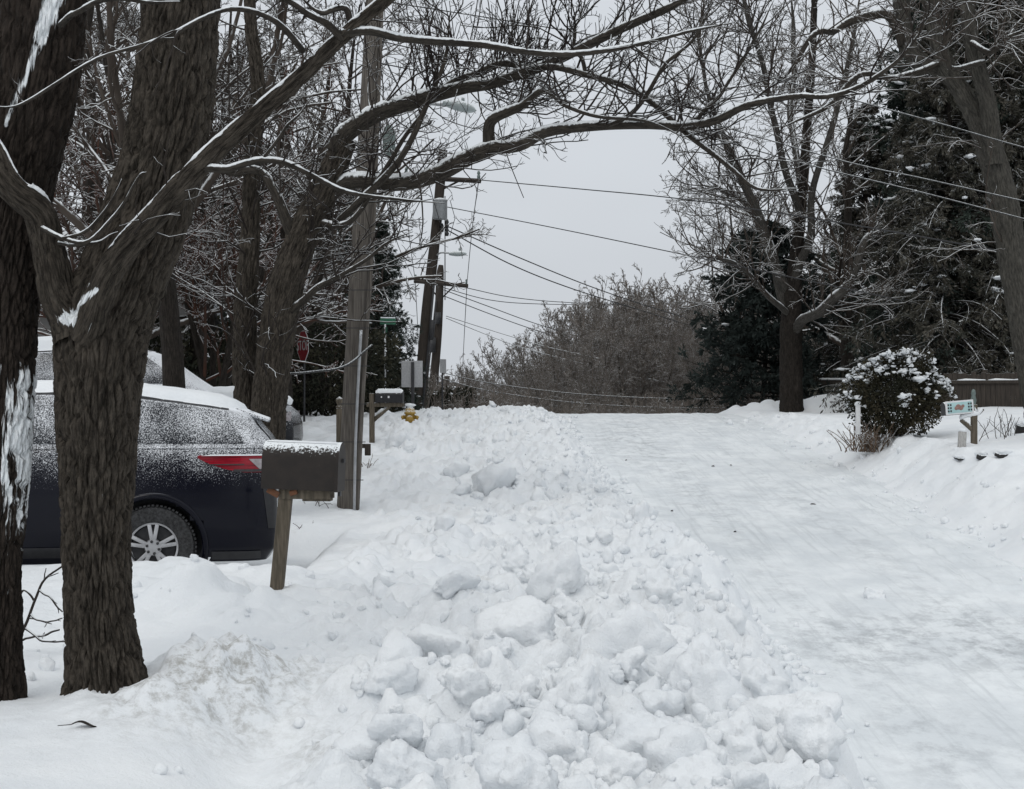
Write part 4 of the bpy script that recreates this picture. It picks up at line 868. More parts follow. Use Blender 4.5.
# --- leafy bushes and hedges
def bush_kind(name, label, cat, loc, rx, ry, rz_, n, mat, snow=0, leaf=0.07, seed=1, fill=0.45, trunk=True, flat=0.0):
    r = np.random.default_rng(seed); root = thing(name, label, cat, loc); c0 = np.array(loc)
    d = nrm(r.normal(size=(n, 3))); rad = (fill + (1 - fill) * r.random(n) ** 0.5)
    lump = 1 + 0.42 * vnoise3(d * 2.2 + seed * 5, seed) + 0.3 * vnoise3(d * 5 + seed, seed + 1)
    p = d * (rad * lump)[:, None] * np.array([rx, ry, rz_]); p[:, 2] += rz_ * 0.92; k = p[:, 2] > 0.03; p = p[k]; d = d[k]
    a = nrm(d + r.normal(size=p.shape) * 0.8); sd = nrm(np.cross(a, r.normal(size=p.shape))); l = leaf * r.uniform(0.6, 1.4, (len(p), 1))
    V = np.stack([p, p + a * l * .5 - sd * l * .3, p + a * l, p + a * l * .5 + sd * l * .3], 1)
    lf = MB(); lf.add(V + c0, np.arange(len(p) * 4).reshape(-1, 4)); lf.build('leaves', M[mat], root, smooth=False)
    st = MB(); m = 16; az = r.uniform(0, 6.3, m); tip = np.stack([np.cos(az) * rx * .7, np.sin(az) * ry * .7, rz_ * r.uniform(.8, 1.6, m)], -1); t = np.linspace(0, 1, 6)[None, :, None]
    P = tip[:, None] * t * np.array([1, 1, 1]) + r.normal(size=(m, 6, 3)) * 0.04 - np.array([0, 0, 0.1]); st.tubes(P + c0, np.full((m, 6), 0.018), 5); st.build('stems', M['bark_dark'], root, bark=True)
    if snow:
        sm = MB(); V0, T = ICO[2]; k = 0
        while k < snow:
            dd = nrm(r.normal(size=3)); 
            if dd[2] < -0.5 or r.random() > 0.42 + dd[2] * 0.8: continue
            if vnoise3(dd[None] * 3.1 + 40, 9)[0] < -0.12: continue
            lm = 1 + 0.42 * vnoise3(dd[None] * 2.2 + seed * 5, seed)[0] + 0.3 * vnoise3(dd[None] * 5 + seed, seed + 1)[0]
            q = 0.012 + 0.045 * r.random() ** 2; c = dd * lm * np.array([rx, ry, rz_]) * r.uniform(.9, 1.02) + np.array([0, 0, rz_ * 0.92]); k += 1
            sm.add((chunk_verts(V0, k, 8, 8, 0.5) * q * r.uniform(.6, 1.6, 3) * np.array([1.2, 1.0, 0.7])) @ rotz3(k).T + c + c0, None, T)
        sm.build('snow_clumps', M['snow'], root)
    return root
p = at(897, 30.5); bush_kind('round_bush', 'round dense dark bush capped with many clumps of snow beside the painted mailbox', 'bush', p + np.array([0, 0, 0.05]), 1.0, 0.9, 0.88, 19000, 'bushleaf', 1000, 0.055, 3)
hd = [(205, 36, 1.9, 1.5, 1.25, 'low dark hedge behind the roof of the dark blue car'), (330, 39.5, 1.7, 1.2, 1.35, 'dark olive evergreen bush under the stop sign'), (372, 44, 1.0, .8, 1.2, 'dark bush with snow behind the black mailbox'),
      (150, 33, 1.6, 1.4, 1.2, 'dark bush behind the second parked car'), (262, 43, 1.6, 1.4, 1.3, 'dark bush behind the third parked car'),
      (842, 56, 2.0, 1.2, 0.9, 'dark hedge beyond the side road, left of the round bush'), (450, 60, 1.5, 1.0, 0.85, 'snow topped low shrub beside the far utility poles')]
for i, (px, D, rx, ry, rz_, lab) in enumerate(hd): bush_kind('bush', lab, 'bush', at(px, D), rx, ry, rz_, 6500, 'hedge', 45 if i in (2, 6) else 14, 0.11, 10 + i)
# dry grasses and twigs poking from the snow
def sprout(name, label, cat, loc, n, h, spread, mat, rad, seed, nsub=2, bend=0.1):
    r = np.random.default_rng(seed); root = thing(name, label, cat, loc); P = np.zeros((n, 7, 3)); P[:, 0, :2] = r.normal(size=(n, 2)) * spread * .35; P[:, 0, 2] = -0.05
    d = nrm(np.concatenate([r.normal(size=(n, 2)) * .35, np.ones((n, 1))], 1)); L_ = h * r.uniform(.5, 1.1, n)
    for j in range(1, 7): d = nrm(d + np.concatenate([r.normal(size=(n, 2)) * .14, np.full((n, 1), -bend)], 1)); P[:, j] = P[:, j - 1] + d * (L_ / 6)[:, None]
    R = np.full((n, 7), rad) * np.linspace(1, .55, 7); mb = MB(); mb.tubes(P, R, 4)
    if nsub: g = grow(P, R, nsub, (.3, .95), .7, .35, 5, .15, 0, .8, rad * .6, .6, r); mb.tubes(g[0], g[1], 3)
    o = mb.build('stems', M[mat], root, local=True); return root
sprout('dry_grass', 'snowy clump of dry tan stalks under the left side of the round bush', 'grass clump', drop(873, 449, 20, 40), 120, 0.66, 0.7, 'dry_stalk', 0.012, 1, 2, 0.05)
sprout('bare_shrub', 'sparse leafless shrub right of the painted mailbox post', 'shrub', at(998, 28.0), 16, 0.62, 0.8, 'twig_snowy', 0.008, 2, 2, 0.0)
pw_ = drop(318, 505, 15, 24); sprout('dry_weed', 'drooping dry weed with small seed heads between the brown mailbox and the wooden pole', 'weed', pw_, 7, 0.42, 0.25, 'twig_red', 0.005, 3, 3, 0.22)
sprout('dry_weed', 'tiny dead sprig in the snow right of the brown mailbox post', 'weed', drop(305, 528, 12, 22), 4, 0.16, 0.12, 'twig_red', 0.005, 4, 1, 0.1)
sprout('dry_weed', 'clump of dead leaves in the snow right of the foot of the low rail', 'weed', at(367, 24.5), 12, 0.24, 0.2, 'dry_stalk', 0.009, 6, 1, 0.1)
tw = thing('fallen_branch', 'curved bare branch sticking out of the snow between the two left foreground trunks', 'branch', drop(45, 640))
tb = [limb([(18, 642, 9.4, 1.6), (26, 625, 9.4, 1.6), (34, 600, 9.4, 1.4), (45, 580, 9.4, 1.2), (62, 566, 9.4, 1)], 18, .5, 1), limb([(20, 640, 9.4, 1.5), (38, 636, 9.35, 1.3), (60, 630, 9.3, 1)], 18, .5, 2), limb([(25, 628, 9.4, 1.3), (42, 640, 9.3, 1.1), (66, 642, 9.3, .9)], 18, .5, 3), limb([(34, 600, 9.4, 1.2), (24, 590, 9.4, 1), (20, 598, 9.4, .8)], 18, .5, 4),
      limb([(40, 590, 9.4, 1.1), (52, 600, 9.3, 1), (62, 612, 9.3, .8)], 18, .5, 5), limb([(30, 615, 9.4, 1.1), (46, 622, 9.3, 1), (62, 618, 9.3, .8)], 18, .5, 6)]
A_, B_ = stackl(tb); g = grow(A_, B_, 3, (.3, .95), .7, .3, 5, .15, 0, .7, 0.003, .6); twigset(tw, [(A_, B_, 5), (g[0], g[1], 3)], M['twig'], 'stems')
# ------------------------------------------------------------------ poles and wires
def text_mesh(body, size, mat, name, root, M4, extrude=0.002):
    import mathutils
    cu = bpy.data.curves.new(name, 'FONT'); cu.body = body; cu.size = size; cu.extrude = extrude; cu.align_x = 'CENTER'; cu.align_y = 'CENTER'
    tmp = bpy.data.objects.new('tmp', cu); COL.objects.link(tmp); bpy.context.view_layer.update()
    me = bpy.data.meshes.new_from_object(tmp.evaluated_get(bpy.context.evaluated_depsgraph_get())); bpy.data.objects.remove(tmp); bpy.data.curves.remove(cu)
    me.transform(M4); me.materials.clear(); me.materials.append(mat); o = bpy.data.objects.new(name, me); COL.objects.link(o); o.parent = root; return o
def cobra(mb, c, ax, ln, m=0):
    """street lamp head: flattened drop shape along ax"""
    ax = nrm(np.array(ax, float)); sdv = nrm(np.cross(ax, [0, 0, 1.])); up = np.cross(sdv, ax); t = np.linspace(0, 1, 14)
    wv = 0.16 * ln * np.array([.45, .6, .7, .8, .9, .97, 1, 1, .98, .93, .85, .7, .45, .05]) * 1.6; a = np.arange(16) * 2 * np.pi / 16
    G = np.array([np.array(c) + ax * (t[i] - .5) * ln + sdv * wv[i] * math.cos(q) + up * (wv[i] * math.sin(q) * (0.75 if math.sin(q) > 0 else .5)) for i in range(14) for q in a]).reshape(14, 16, 3)
    mb.grid(G, m, True)
D = 20.0
b = at(348, D); pole = thing('utility_pole', 'tall weathered wooden utility pole with a pale conduit, right of the brown mailbox', 'utility pole', b)
P, R = limb([(347, 530, D, 11.4), (350, 470, D, 11.2), (357, 330, D, 10.6), (365, 190, D, 10), (372, 60, D, 9.4), (378, -60, D, 9), (388, -270, D, 8.3)], 40)
mb = MB(); mb.tubes(P, R, 28, 0, True); mb.build('pole', M['wood_pole'], pole, bark=True)
mb = MB(); P, R = limb([(356, 520, D - .12, 2.4), (360, 440, D - .12, 2.2), (367, 330, D - .12, 2.0), (374, 220, D - .1, 1.9), (380, 60, D - .1, 1.8), (387, -100, D - .05, 1.6)], 20); mb.tubes(P, R, 10, 0, True); mb.build('wood_moulding', M['wood_pole'], pole, bark=True)
mb = MB(); P, R = limb([(354, 520, D - .22, 1.4), (356, 430, D - .22, 1.4), (361, 330, D - .22, 1.4)], 10); mb.tubes(P, R, 8, 0, True); mb.build('conduit', M['galv'], pole)
mb = MB(); c = Wp(389, 140, D - .1); mb.lathe([(0, -.2), (.05, -.2), (.085, -.12), (.085, .1), (.05, .17), (.02, .2), (0, .2)], c, 'z', 16); mb.build('terminal_box', M['greenbox'], pole)
mb = MB(); P, R = limb([(376, 122, D, 2), (395, 108, D - .1, 2), (420, 103, D - .2, 2), (446, 105, D - .3, 2)], 14); mb.tubes(P, R, 8, 0, True); arm = mb.build('lamp_arm', M['galv'], pole)
mb = MB(); cobra(mb, Wp(460, 107, D - .35), Wp(475, 111, D - .4) - Wp(445, 104, D - .3), 0.46); mb.lathe([(0, -.02), (.022, -.02), (.022, .03), (0, .035)], Wp(463, 100, D - .35), 'z', 10); o = mb.build('lamp_head', M['lampgrey'], pole)
mb = MB()
for k in range(7):
    c = Wp(349 + k * 2.2, 480 - k * 38, D - .2); mb.tube([c - np.array([.19, 0, 0]), c + np.array([.19, 0, 0])], .006, 6)
mb.build('strap', M['dkmetal'], pole)
def xarm(root, a, b2, d1, d2, th, name='crossarm'):
    mb = MB(); A, B = Wp(*a, d1), Wp(*b2, d2); mb.tube([A, B], th, 4); o = mb.build(name, M['wood_dark'], root, smooth=False)
    pn = MB()
    for q in (0.03, 0.97) if name == 'crossarm' else (0.9,): c = A * (1 - q) + B * q; pn.lathe([(0, 0), (.05, .02), (.06, .12), (.035, .16), (.06, .2), (.04, .28), (0, .3)], c + np.array([0, 0, th * .6]), 'z', 10)
    i = pn.build('insulator', M['greenbox'], None); i.parent = o; i.data.transform(__import__('mathutils').Matrix.Translation([-v for v in root.location])); return o
D = 52.0; b = at(420, D); pa = thing('utility_pole', 'dark leaning utility pole with a transformer, nearer of the two far poles', 'utility pole', b)
P, R = limb([(417, 440, D, 6.5), (420, 400, D, 6.2), (427, 310, D, 5.6), (435, 240, D, 5.2), (441, 175, D, 4.8), (443, 150, D, 4.6)], 24); mb = MB(); mb.tubes(P, R, 14, 0, True); mb.build('pole', M['wood_dark'], pa, bark=True)
xarm(pa, (404, 177), (481, 181), D, D - .3, .085)
mb = MB(); mb.tube([Wp(441, 190, D), Wp(459, 181, D - .1)], .035, 6); mb.build('brace', M['wood_dark'], pa)
mb = MB(); mb.lathe([(0, -.36), (.2, -.36), (.25, -.33), (.25, .26), (.27, .28), (.24, .33), (.08, .38), (0, .38)], Wp(440, 209, D - .3), 'z', 20); mb.build('transformer', M['galv'], pa)
mb = MB()
for q in ((447, 228), (447, 236), (442, 232)): mb.lathe([(0, 0), (.05, 0), (.07, .1), (.04, .14), (.07, .2), (.03, .3), (0, .3)], Wp(*q, D - .2), 'z', 8)
mb.tube([Wp(445, 196, D - .2), Wp(445, 300, D - .2)], .02, 6); mb.tube([Wp(450, 200, D), Wp(455, 218, D), Wp(450, 236, D), Wp(446, 228, D)], .012, 5); mb.build('fuse_cutouts', M['dkmetal'], pa)
mb = MB(); mb.tube(catmull([Wp(435, 258, D), Wp(440, 253, D - .2), (Wp(449, 253, D - .4))], 10), .03, 8); mb.build('lamp_arm', M['galv'], pa)
mb = MB(); cobra(mb, Wp(458, 254, D - .5), (1, -.1, 0), .62); mb.lathe([(0, 0), (.05, 0), (.05, .08), (0, .1)], Wp(460, 250.5, D - .5), 'z', 8); mb.build('lamp_head', M['lampgrey'], pa)
mb = MB(); mb.tube([Wp(434, 285, D - .25), Wp(423, 405, D - .25)], .035, 8); mb.tube([Wp(433, 320, D - .3), Wp(431, 340, D - .3)], .09, 8); mb.build('riser_pipe', M['dkmetal'], pa)
D = 80.0; b = at(431, D); pb = thing('utility_pole', 'second far utility pole with a wide crossarm, right behind the leaning one', 'utility pole', b)
P, R = limb([(431, 425, D, 4.6), (434, 380, D, 4.4), (438, 330, D, 4.2), (440, 278, D, 3.8), (441, 265, D, 2.4)], 20); mb = MB(); mb.tubes(P, R, 12, 0, True); mb.build('pole', M['wood_dark'], pb, bark=True)
xarm(pb, (414, 281), (468, 286), D, D - .4, .11)
mb = MB(); mb.tube([Wp(440, 300, D), Wp(455, 285, D - .1)], .04, 6); mb.tube([Wp(440, 300, D), Wp(426, 282, D - .1)], .04, 6); mb.build('brace', M['wood_dark'], pb)
mb = MB(); mb.lathe([(0, -.4), (.2, -.4), (.2, .4), (0, .4)], Wp(432, 345, D - .4), 'z', 12); mb.lathe([(0, -.3), (.16, -.3), (.16, .3), (0, .3)], Wp(438, 318, D - .4), 'z', 12); mb.tube([Wp(436, 300, D - .3), Wp(424, 410, D - .3)], .05, 6); mb.build('riser_pipe', M['dkmetal'], pb)
D = 112.0; b = at(446, D); pc = thing('utility_pole', 'lowest and farthest utility pole, its crossarm just over the far brush', 'utility pole', b)
mb = MB(); mb.tubes(*limb([(447, 425, D, 3.2), (447, 376, D, 2.8)], 8), 10, 0, True); mb.build('pole', M['wood_dark'], pc, bark=True); xarm(pc, (432, 383), (463, 385), D, D, .13)
wires = [
    ([(480, 180, 51.7), (580, 189, 46), (690, 200, 40), (860, 226, 33), (1060, 262, 28)], 0, .016, 'upper wire running right from the crossarm tip of the leaning far pole across the sky'),
    ([(447, 207, 52), (560, 229, 48), (705, 259, 43), (900, 300, 36)], 0, .015, 'second wire from the top running right from the leaning far pole'),
    ([(449, 227, 52), (520, 258, 56), (600, 290, 62), (680, 316, 72), (740, 332, 80)], 0, .022, 'heavy sagging wire from the transformer down to the far woods, upper of the pair'),
    ([(449, 231, 52), (510, 264, 55), (570, 288, 58), (640, 310, 66), (720, 335, 78)], 0, .022, 'heavy sagging wire from the transformer down to the far woods, lower of the pair'),
    ([(467, 288, 79.6), (510, 297, 84), (560, 302, 92), (620, 304, 100), (700, 302, 110)], 0, .022, 'long nearly level wire from the crossarm tip of the second far pole'),
    ([(441, 287, 80), (490, 300, 84), (540, 304, 92), (620, 305, 104)], 0, .022, 'wire from the middle of the second far pole converging with the long level wire'),
    ([(444, 290, 80), (490, 307, 84), (540, 325, 92), (600, 342, 98), (690, 362, 106)], 0, .024, 'sloping wire from below the crossarm of the second far pole, upper one'),
    ([(444, 296, 80), (490, 314, 84), (535, 330, 92), (600, 350, 96), (700, 372, 104)], 0, .024, 'sloping wire from below the crossarm of the second far pole, lower one'),
    ([(446, 316, 80), (490, 330, 80), (530, 342, 78), (560, 350, 76), (690, 378, 70)], 1, .02, 'snow lined wire sagging in front of the far woods, upper one'),
    ([(446, 318, 80), (480, 332, 80), (520, 347, 78), (580, 363, 75), (690, 388, 68)], 1, .02, 'snow lined wire sagging in front of the far woods, second from the top'),
    ([(440, 372, 58), (490, 383, 57), (580, 394, 56), (690, 399, 56), (800, 398, 57)], 1, .016, 'snow lined wire low over the crest of the road, upper one'),
    ([(440, 378, 58), (490, 391, 57), (580, 403, 56), (690, 408, 56), (800, 405, 57)], 1, .016, 'snow lined wire lowest over the crest of the road'),
    ([(479, 178, 51.7), (472, 230, 66), (467, 283, 79.6)], 0, .018, 'steep wire dropping from right crossarm tip of the leaning pole to the second pole'),
    ([(467, 283, 79.6), (464, 340, 98), (462, 383, 112)], 0, .022, 'steep wire dropping from the second far pole to the farthest one on the right'),
    ([(405, 177, 52), (409, 235, 68), (415, 279, 80)], 0, .018, 'steep wire dropping from the left crossarm tip of the leaning pole'),
    ([(415, 279, 80), (418, 335, 98), (419, 382, 112)], 0, .022, 'steep wire from the left crossarm tip of the second far pole downhill'),
    ([(379, 100, 20), (385, 190, 30), (398, 245, 48), (415, 282, 80)], 0, .012, 'curved cable sagging from the tall wooden pole to the left crossarm of the second pole'),
    ([(386, 60, 20), (410, 120, 30), (441, 226, 52)], 0, .012, 'cable from the tall wooden pole straight to the transformer pole'),
    ([(340, 301, 66), (380, 291, 70), (415, 284, 80)], 0, .02, 'wire leaving the second far pole to the left, lower one'),
    ([(340, 286, 60), (385, 272, 60), (418, 262, 58), (434, 235, 52)], 0, .016, 'wire leaving the leaning pole to the left, upper one'),
    ([(376, 40, 20), (600, 92, 21), (832, 158, 22), (930, 180, 22.5), (1090, 216, 23)], 1, .010, 'cable from tall wooden pole across the road before the right hand spruces, upper one'),
    ([(374, 62, 20), (600, 108, 21), (809, 165, 22), (920, 192, 22.5), (1090, 236, 23)], 1, .010, 'cable from tall wooden pole across the road before the right hand spruces, lower one'),
    ([(378, 0, 20), (640, 45, 21), (905, 114, 22), (997, 140, 22.5), (1090, 166, 23)], 1, .010, 'cable crossing high behind the forked right hand tree'),
    ([(372, 345, 19.9), (345, 366, 19.6), (310, 372, 19.2), (285, 374, 18.9)], 1, .016, 'short sagging cable from the tall wooden pole to the twin stemmed tree'),
]
for pts, sn, r, lab in wires:
    mb = MB(); mb.tube(catmull([Wp(*q) for q in pts], 30), r, 5); tag(mb.build('power_line', M['wire_snow' if sn else 'wire']), lab, 'wire', 'overhead wires')

# ------------------------------------------------------------------ signs, hydrant, rails, mailboxes
import mathutils
def octagon(mb, r, th, m=0):
    a = np.arange(8) * math.pi / 4 + math.pi / 8
    V = [(r * math.cos(q), -th, r * math.sin(q)) for q in a] + [(r * math.cos(q), th, r * math.sin(q)) for q in a]
    T = [(0, i, i + 1) for i in range(1, 7)] + [(8, 8 + i + 1, 8 + i) for i in range(1, 7)]
    mb.add(V, [(i, i + 8, (i + 1) % 8 + 8, (i + 1) % 8) for i in range(8)], T, m)
D = 36.0; c = Wp(303, 346, D); b = at(304, D); s = thing('stop_sign', 'red stop sign turned half away between the twin stemmed tree and tall wooden pole', 'sign', (c[0], D, b[2]), math.radians(-62))
zc = c[2] - b[2]
mb = MB(); mb.box((0, .03, (zc + .3) / 2), (.06, .04, zc + .9), None, 0, .006); mb.build('post', M['dkmetal'], s, local=True)
mb = MB(); octagon(mb, .405, .004); V = mb.V[0]; V[:, 2] += zc; mb.build('plate', M['white'], s, local=True, smooth=False)
mb = MB(); octagon(mb, .375, .0035); V = mb.V[0]; V[:, 2] += zc; V[:, 1] -= .003; mb.build('red_face', M['stopred'], s, local=True, smooth=False)
text_mesh('STOP', .34, M['white'], 'lettering', s, mathutils.Matrix.Translation((0, -.012, zc)) @ mathutils.Matrix.Rotation(math.pi / 2, 4, 'X'))
D = 41.0; c = Wp(388, 325, D); b = at(385, D); s = thing('street_name_sign', 'small green street name sign on a thin pole, right of the tall wooden pole', 'sign', (c[0] - .08, D, b[2]), math.radians(20)); zc = c[2] - b[2]
mb = MB(); mb.tube([(0, 0, -.2), (0, 0, zc + .02)], .028, 8); mb.build('pole', M['galv'], s, local=True)
mb = MB(); mb.box((.08, 0, zc + .1), (.44, .012, .17), None, 0, .003); mb.build('blade', M['green'], s, local=True)
mb = MB(); mb.box((.08, 0, zc + .2), (.42, .03, .035), None, 0, .012); mb.build('snow_strip', M['snow'], s, local=True)
mb = MB(); mb.box((0, .01, zc - .14), (.012, .40, .16), None, 0, .003); mb.build('cross_blade', M['green'], s, local=True)
D = 37.5; c = Wp(412, 374, D); b = at(412, D); s = thing('road_sign', 'bare aluminium back of a road sign on a dark post above the yellow hydrant', 'sign', (c[0], D, b[2])); zc = c[2] - b[2]
mb = MB(); mb.box((0, 0, zc), (.53, .012, .66), None, 0, .005); mb.build('plate', M['signback'], s, local=True)
mb = MB(); mb.box((.02, -.035, zc / 2), (.075, .05, zc + .6), None, 0, .008); mb.build('post', M['dkmetal'], s, local=True)
D = 50.0; c = Wp(443, 366, D); b = at(443, D); s = thing('road_sign', 'narrow pale sign on a thin post right of the second far utility pole', 'sign', (c[0], D, b[2]), math.radians(50)); zc = c[2] - b[2]
mb = MB(); mb.box((0, 0, zc), (.30, .012, .46), None, 0, .004); mb.build('plate', M['signback'], s, local=True); mb = MB(); mb.tube([(0, .03, -.2), (0, .03, zc)], .03, 6); mb.build('post', M['dkmetal'], s, local=True)
D = 36.6; c = drop(411, 419, 25, 50); c = Wp(410, 424, D); h = thing('fire_hydrant', 'yellow fire hydrant with a snow cap, half buried beside the black mailbox', 'hydrant', c)
mb = MB(); mb.lathe([(.0, -.4), (.13, -.4), (.13, -.05), (.115, 0), (.115, .24), (.14, .25), (.14, .29), (.125, .30), (.11, .36), (.06, .42), (.025, .43), (.025, .47), (0, .47)], (0, 0, 0), 'z', 20); mb.build('barrel', M['yellow'], h, local=True)
for sx in (-1, 1):
    mb = MB(); mb.lathe([(.0, -.02), (.05, -.02), (.05, .06), (.062, .06), (.062, .10), (.02, .10), (.02, .12), (0, .12)], (sx * .10, -.03, .17), 'x', 12, 0, None if sx > 0 else None)
    if sx < 0: mb.V[0][:, 0] = 2 * (-.10) - mb.V[0][:, 0]
    mb.build('side_nozzle', M['yellow'], h, local=True)
mb = MB(); mb.lathe([(0, -.02), (.07, -.02), (.07, .06), (.085, .06), (.085, .11), (.02, .11), (0, .12)], (0, -.10, .13), 'y', 14); mb.V[0][:, 1] = -.2 - mb.V[0][:, 1]; mb.build('front_nozzle', M['yellow'], h, local=True)
mb = MB(); mb.add(chunk_verts(ICO[2][0], 4, 9, 9, .2) * np.array([.12, .12, .055]) + np.array([0, 0, .46]), None, ICO[2][1]); mb.build('snow_cap', M['snow'], h, local=True)

def mailbox_shell(ln, wd, ht, lip=.015):
    """half round topped box lying along x, base at z=0"""
    a = np.linspace(0, math.pi, 15); sh = ht - wd / 2; prof = [(-wd / 2, 0)] + [(-wd / 2 * math.cos(q), sh + wd / 2 * math.sin(q)) for q in a] + [(wd / 2, 0)]
    prof = np.array(prof); mb = MB(); st = [(-ln / 2, .9), (-ln / 2, 1.0), (-ln / 2 + .012, 1.0), (ln / 2 - .03, 1.0), (ln / 2 - .03, 1.035), (ln / 2, 1.035), (ln / 2, .94)]
    G = np.array([[(x, p[0] * k, (p[1] - ht * .45) * k + ht * .45) for p in prof] for x, k in st]); mb.grid(G, 0, True)
    n = len(prof); o0 = mb.n; mb.add(np.concatenate([G[0], G[-1]]), None, [(0, i + 1, i) for i in range(1, n - 1)] + [(n, n + i, n + i + 1) for i in range(1, n - 1)])
    return mb
def top_snow(ln, wd, ht, th, seed, amin=28):
    n, k = 40, 15; r = np.random.default_rng(seed); xs_ = np.linspace(-ln / 2, ln / 2, n); a = np.linspace(math.radians(amin), math.radians(180 - amin), k); sh = ht - wd / 2; G = np.zeros((n, k, 3))
    for i, x in enumerate(xs_):
        for j, q in enumerate(a):
            ed = min(1, (math.sin((j) / (k - 1) * math.pi)) * 1.6) * min(1, 12 * min(i, n - 1 - i) / n); R_ = wd / 2 + 0.003 + th * ed * (0.55 + 0.6 * r.random()); G[i, j] = (x, -R_ * math.cos(q), sh + R_ * math.sin(q))
    G[0, :, 2] -= 0.01; G[-1, :, 2] -= 0.01
    m2 = MB(); m2.grid(G); return m2
D = 12.0; b = drop(277, 588, 10, 14); D = b[1]
mbx = thing('mailbox', 'large brown metal mailbox on a leaning wooden post at the dark blue car tail', 'mailbox', b, math.radians(-6))
p0 = b * 1.0; p1 = Wp(288, 474, D - .02)
mb = MB(); ax = nrm((p1 - p0)[None])[0]; Rm = np.stack([nrm(np.cross([0, 1, 0], ax)[None])[0], nrm(np.cross(ax, np.cross([0, 1, 0], ax))[None])[0], ax], 1)
Rl = rotz3(math.radians(6)); Lh = np.linalg.norm(p1 - p0) + .3
mb.box(Rl @ (p0 + ax * (Lh / 2 - .27) - b), (.10, .10, Lh), Rl @ Rm, 0, .006); mb.build('post', M['wood_post'], mbx, local=True, hard=40)
cc = Rl @ (Wp(303, 489, D) - b); off = mathutils.Matrix.Translation(cc) @ mathutils.Matrix.Rotation(math.radians(2.0), 4, 'Y')
for nm, m_, mt in (('box', mailbox_shell(.60, .25, .365), 'box_metal'), ('snow_cover', top_snow(.59, .25, .365, .005, 3, 70), 'snow')):
    o = m_.build(nm, M[mt], mbx, local=True, hard=40); o.data.transform(off)
mb = MB(); mb.box((cc[0] + .03, cc[1], cc[2] - .035), (.40, .18, .075), None, 0, .006); mb.box((cc[0] + .12, cc[1] - .02, cc[2] - .06), (.22, .1, .06), None, 0, .006); mb.build('support_board', M['wood_post'], mbx, local=True, hard=40)
mb = MB(); mb.box((cc[0] - .21, cc[1] - .095, cc[2] - .02), (.10, .02, .05), roty3(.5), 0, .004); mb.box((cc[0] - .05, cc[1] - .1, cc[2] - .022), (.06, .02, .04), roty3(-.3), 0, .004); mb.build('bracket', M['rust'], mbx, local=True)
mb = MB(); mb.box((cc[0] + .285, cc[1] + .02, cc[2] - .02), (.018, .05, .07), None, 0, .004); mb.box((cc[0] + .315, cc[1], cc[2] + .22), (.03, .03, .03), None, 0, .004); mb.build('latch', M['dkmetal'], mbx, local=True)
# black mailbox farther on
D = 29.0; b = at(373, D); bb = Wp(372, 427, D)
m2 = thing('mailbox', 'small black mailbox on a wooden arm, farther along beside the yellow hydrant', 'mailbox', bb, math.radians(-4))
mb = MB(); mb.box((0, 0, .15), (.095, .095, 1.0), None, 0, .006); mb.build('post', M['wood_post'], m2, local=True); 
mb = MB(); mb.box((.26, 0, .43), (.72, .09, .08), None, 0, .006); mb.tube([(.02, 0, .12), (.34, 0, .40)], .04, 4); mb.build('arm', M['wood_post'], m2, local=True)
o = mailbox_shell(.53, .2, .235).build('box', M['black'], m2, local=True, hard=40); o.data.transform(mathutils.Matrix.Translation((.345, 0, .475)))
o = top_snow(.52, .2, .235, .03, 4).build('snow_cover', M['snow'], m2, local=True); o.data.transform(mathutils.Matrix.Translation((.345, 0, .475)))
mb = MB(); mb.box((.34, -.102, .58), (.035, .012, .04), None, 0, .003); mb.box((.2, -.102, .58), (.025, .012, .03), None, 0, .003); mb.build('flag', M['white'], m2, local=True)
# low post and rail
D = 24.0; b = Wp(339, 452, D); rl_ = thing('post_and_rail', 'short wooden post with a low dark rail behind the foot of the tall wooden pole', 'rail', b, 0)
mb = MB(); mb.box((0, .08, .2), (.10, .10, 1.0), None, 0, .01); mb.lathe([(0, .70), (.06, .70), (.06, .73), (.035, .75), (.06, .80), (.055, .85), (0, .89)], (0, .08, 0), 'z', 12); mb.build('post', M['wood_post'], rl_, local=True)
mb = MB(); mb.box((.12, 0, .10), (.72, .07, .075), None, 0, .006); mb.box((.46, 0, .04), (.09, .1, .19), None, 0, .006); mb.build('rail', M['fencewood'], rl_, local=True)
# painted mailbox on the right
D = 27.0; b = Wp(974, 443, D); b[2] = gz(b[0], D); m3 = thing('mailbox', 'teal and white painted mailbox on a snowy forked wooden post beside the round bush', 'mailbox', b)
k = lambda px, py: Wp(px, py, D) - b
mb = MB(); z1 = k(974, 410)[2]; mb.box((0, 0, z1 / 2 - .15), (.10, .10, z1 + .5), None, 0, .008); mb.build('post', M['wood_post'], m3, local=True)
mb = MB(); mb.tubes(*[np.array(v) for v in ([[k(973, 430), k(966, 424), k(961, 420)], [k(974, 416), k(979, 413), k(983, 409)]], [[.05, .045, .04], [.04, .035, .03]])], 8); mb.build('forked_arm', M['wood_post'], m3, local=True, bark=True)
sc_ = MB(); sc_.tube(catmull([k(960, 419), k(965, 414.5), k(970, 413), k(977, 413), k(983, 408)], 16), np.array([.03, .055, .07, .08, .085, .09, .1, .1, .1, .1, .09, .08, .07, .06, .05, .03]) * .75, 8); sc_.tube([k(971, 400), k(973, 406), k(976, 412)], [.02, .05, .06], 8); sc_.build('snow_cap', M['snow'], m3, local=True)
cB = k(957.5, 414.5); Rb = rotz3(math.radians(8)) @ roty3(math.radians(-4.5)); o4 = mathutils.Matrix.Translation(cB) @ mathutils.Matrix(Rb).to_4x4()
for nm, m_, mt in (('box', mailbox_shell(.53, .2, .24), 'black'),):
    o = m_.build(nm, M[mt], m3, local=True, hard=40); o.data.transform(o4)
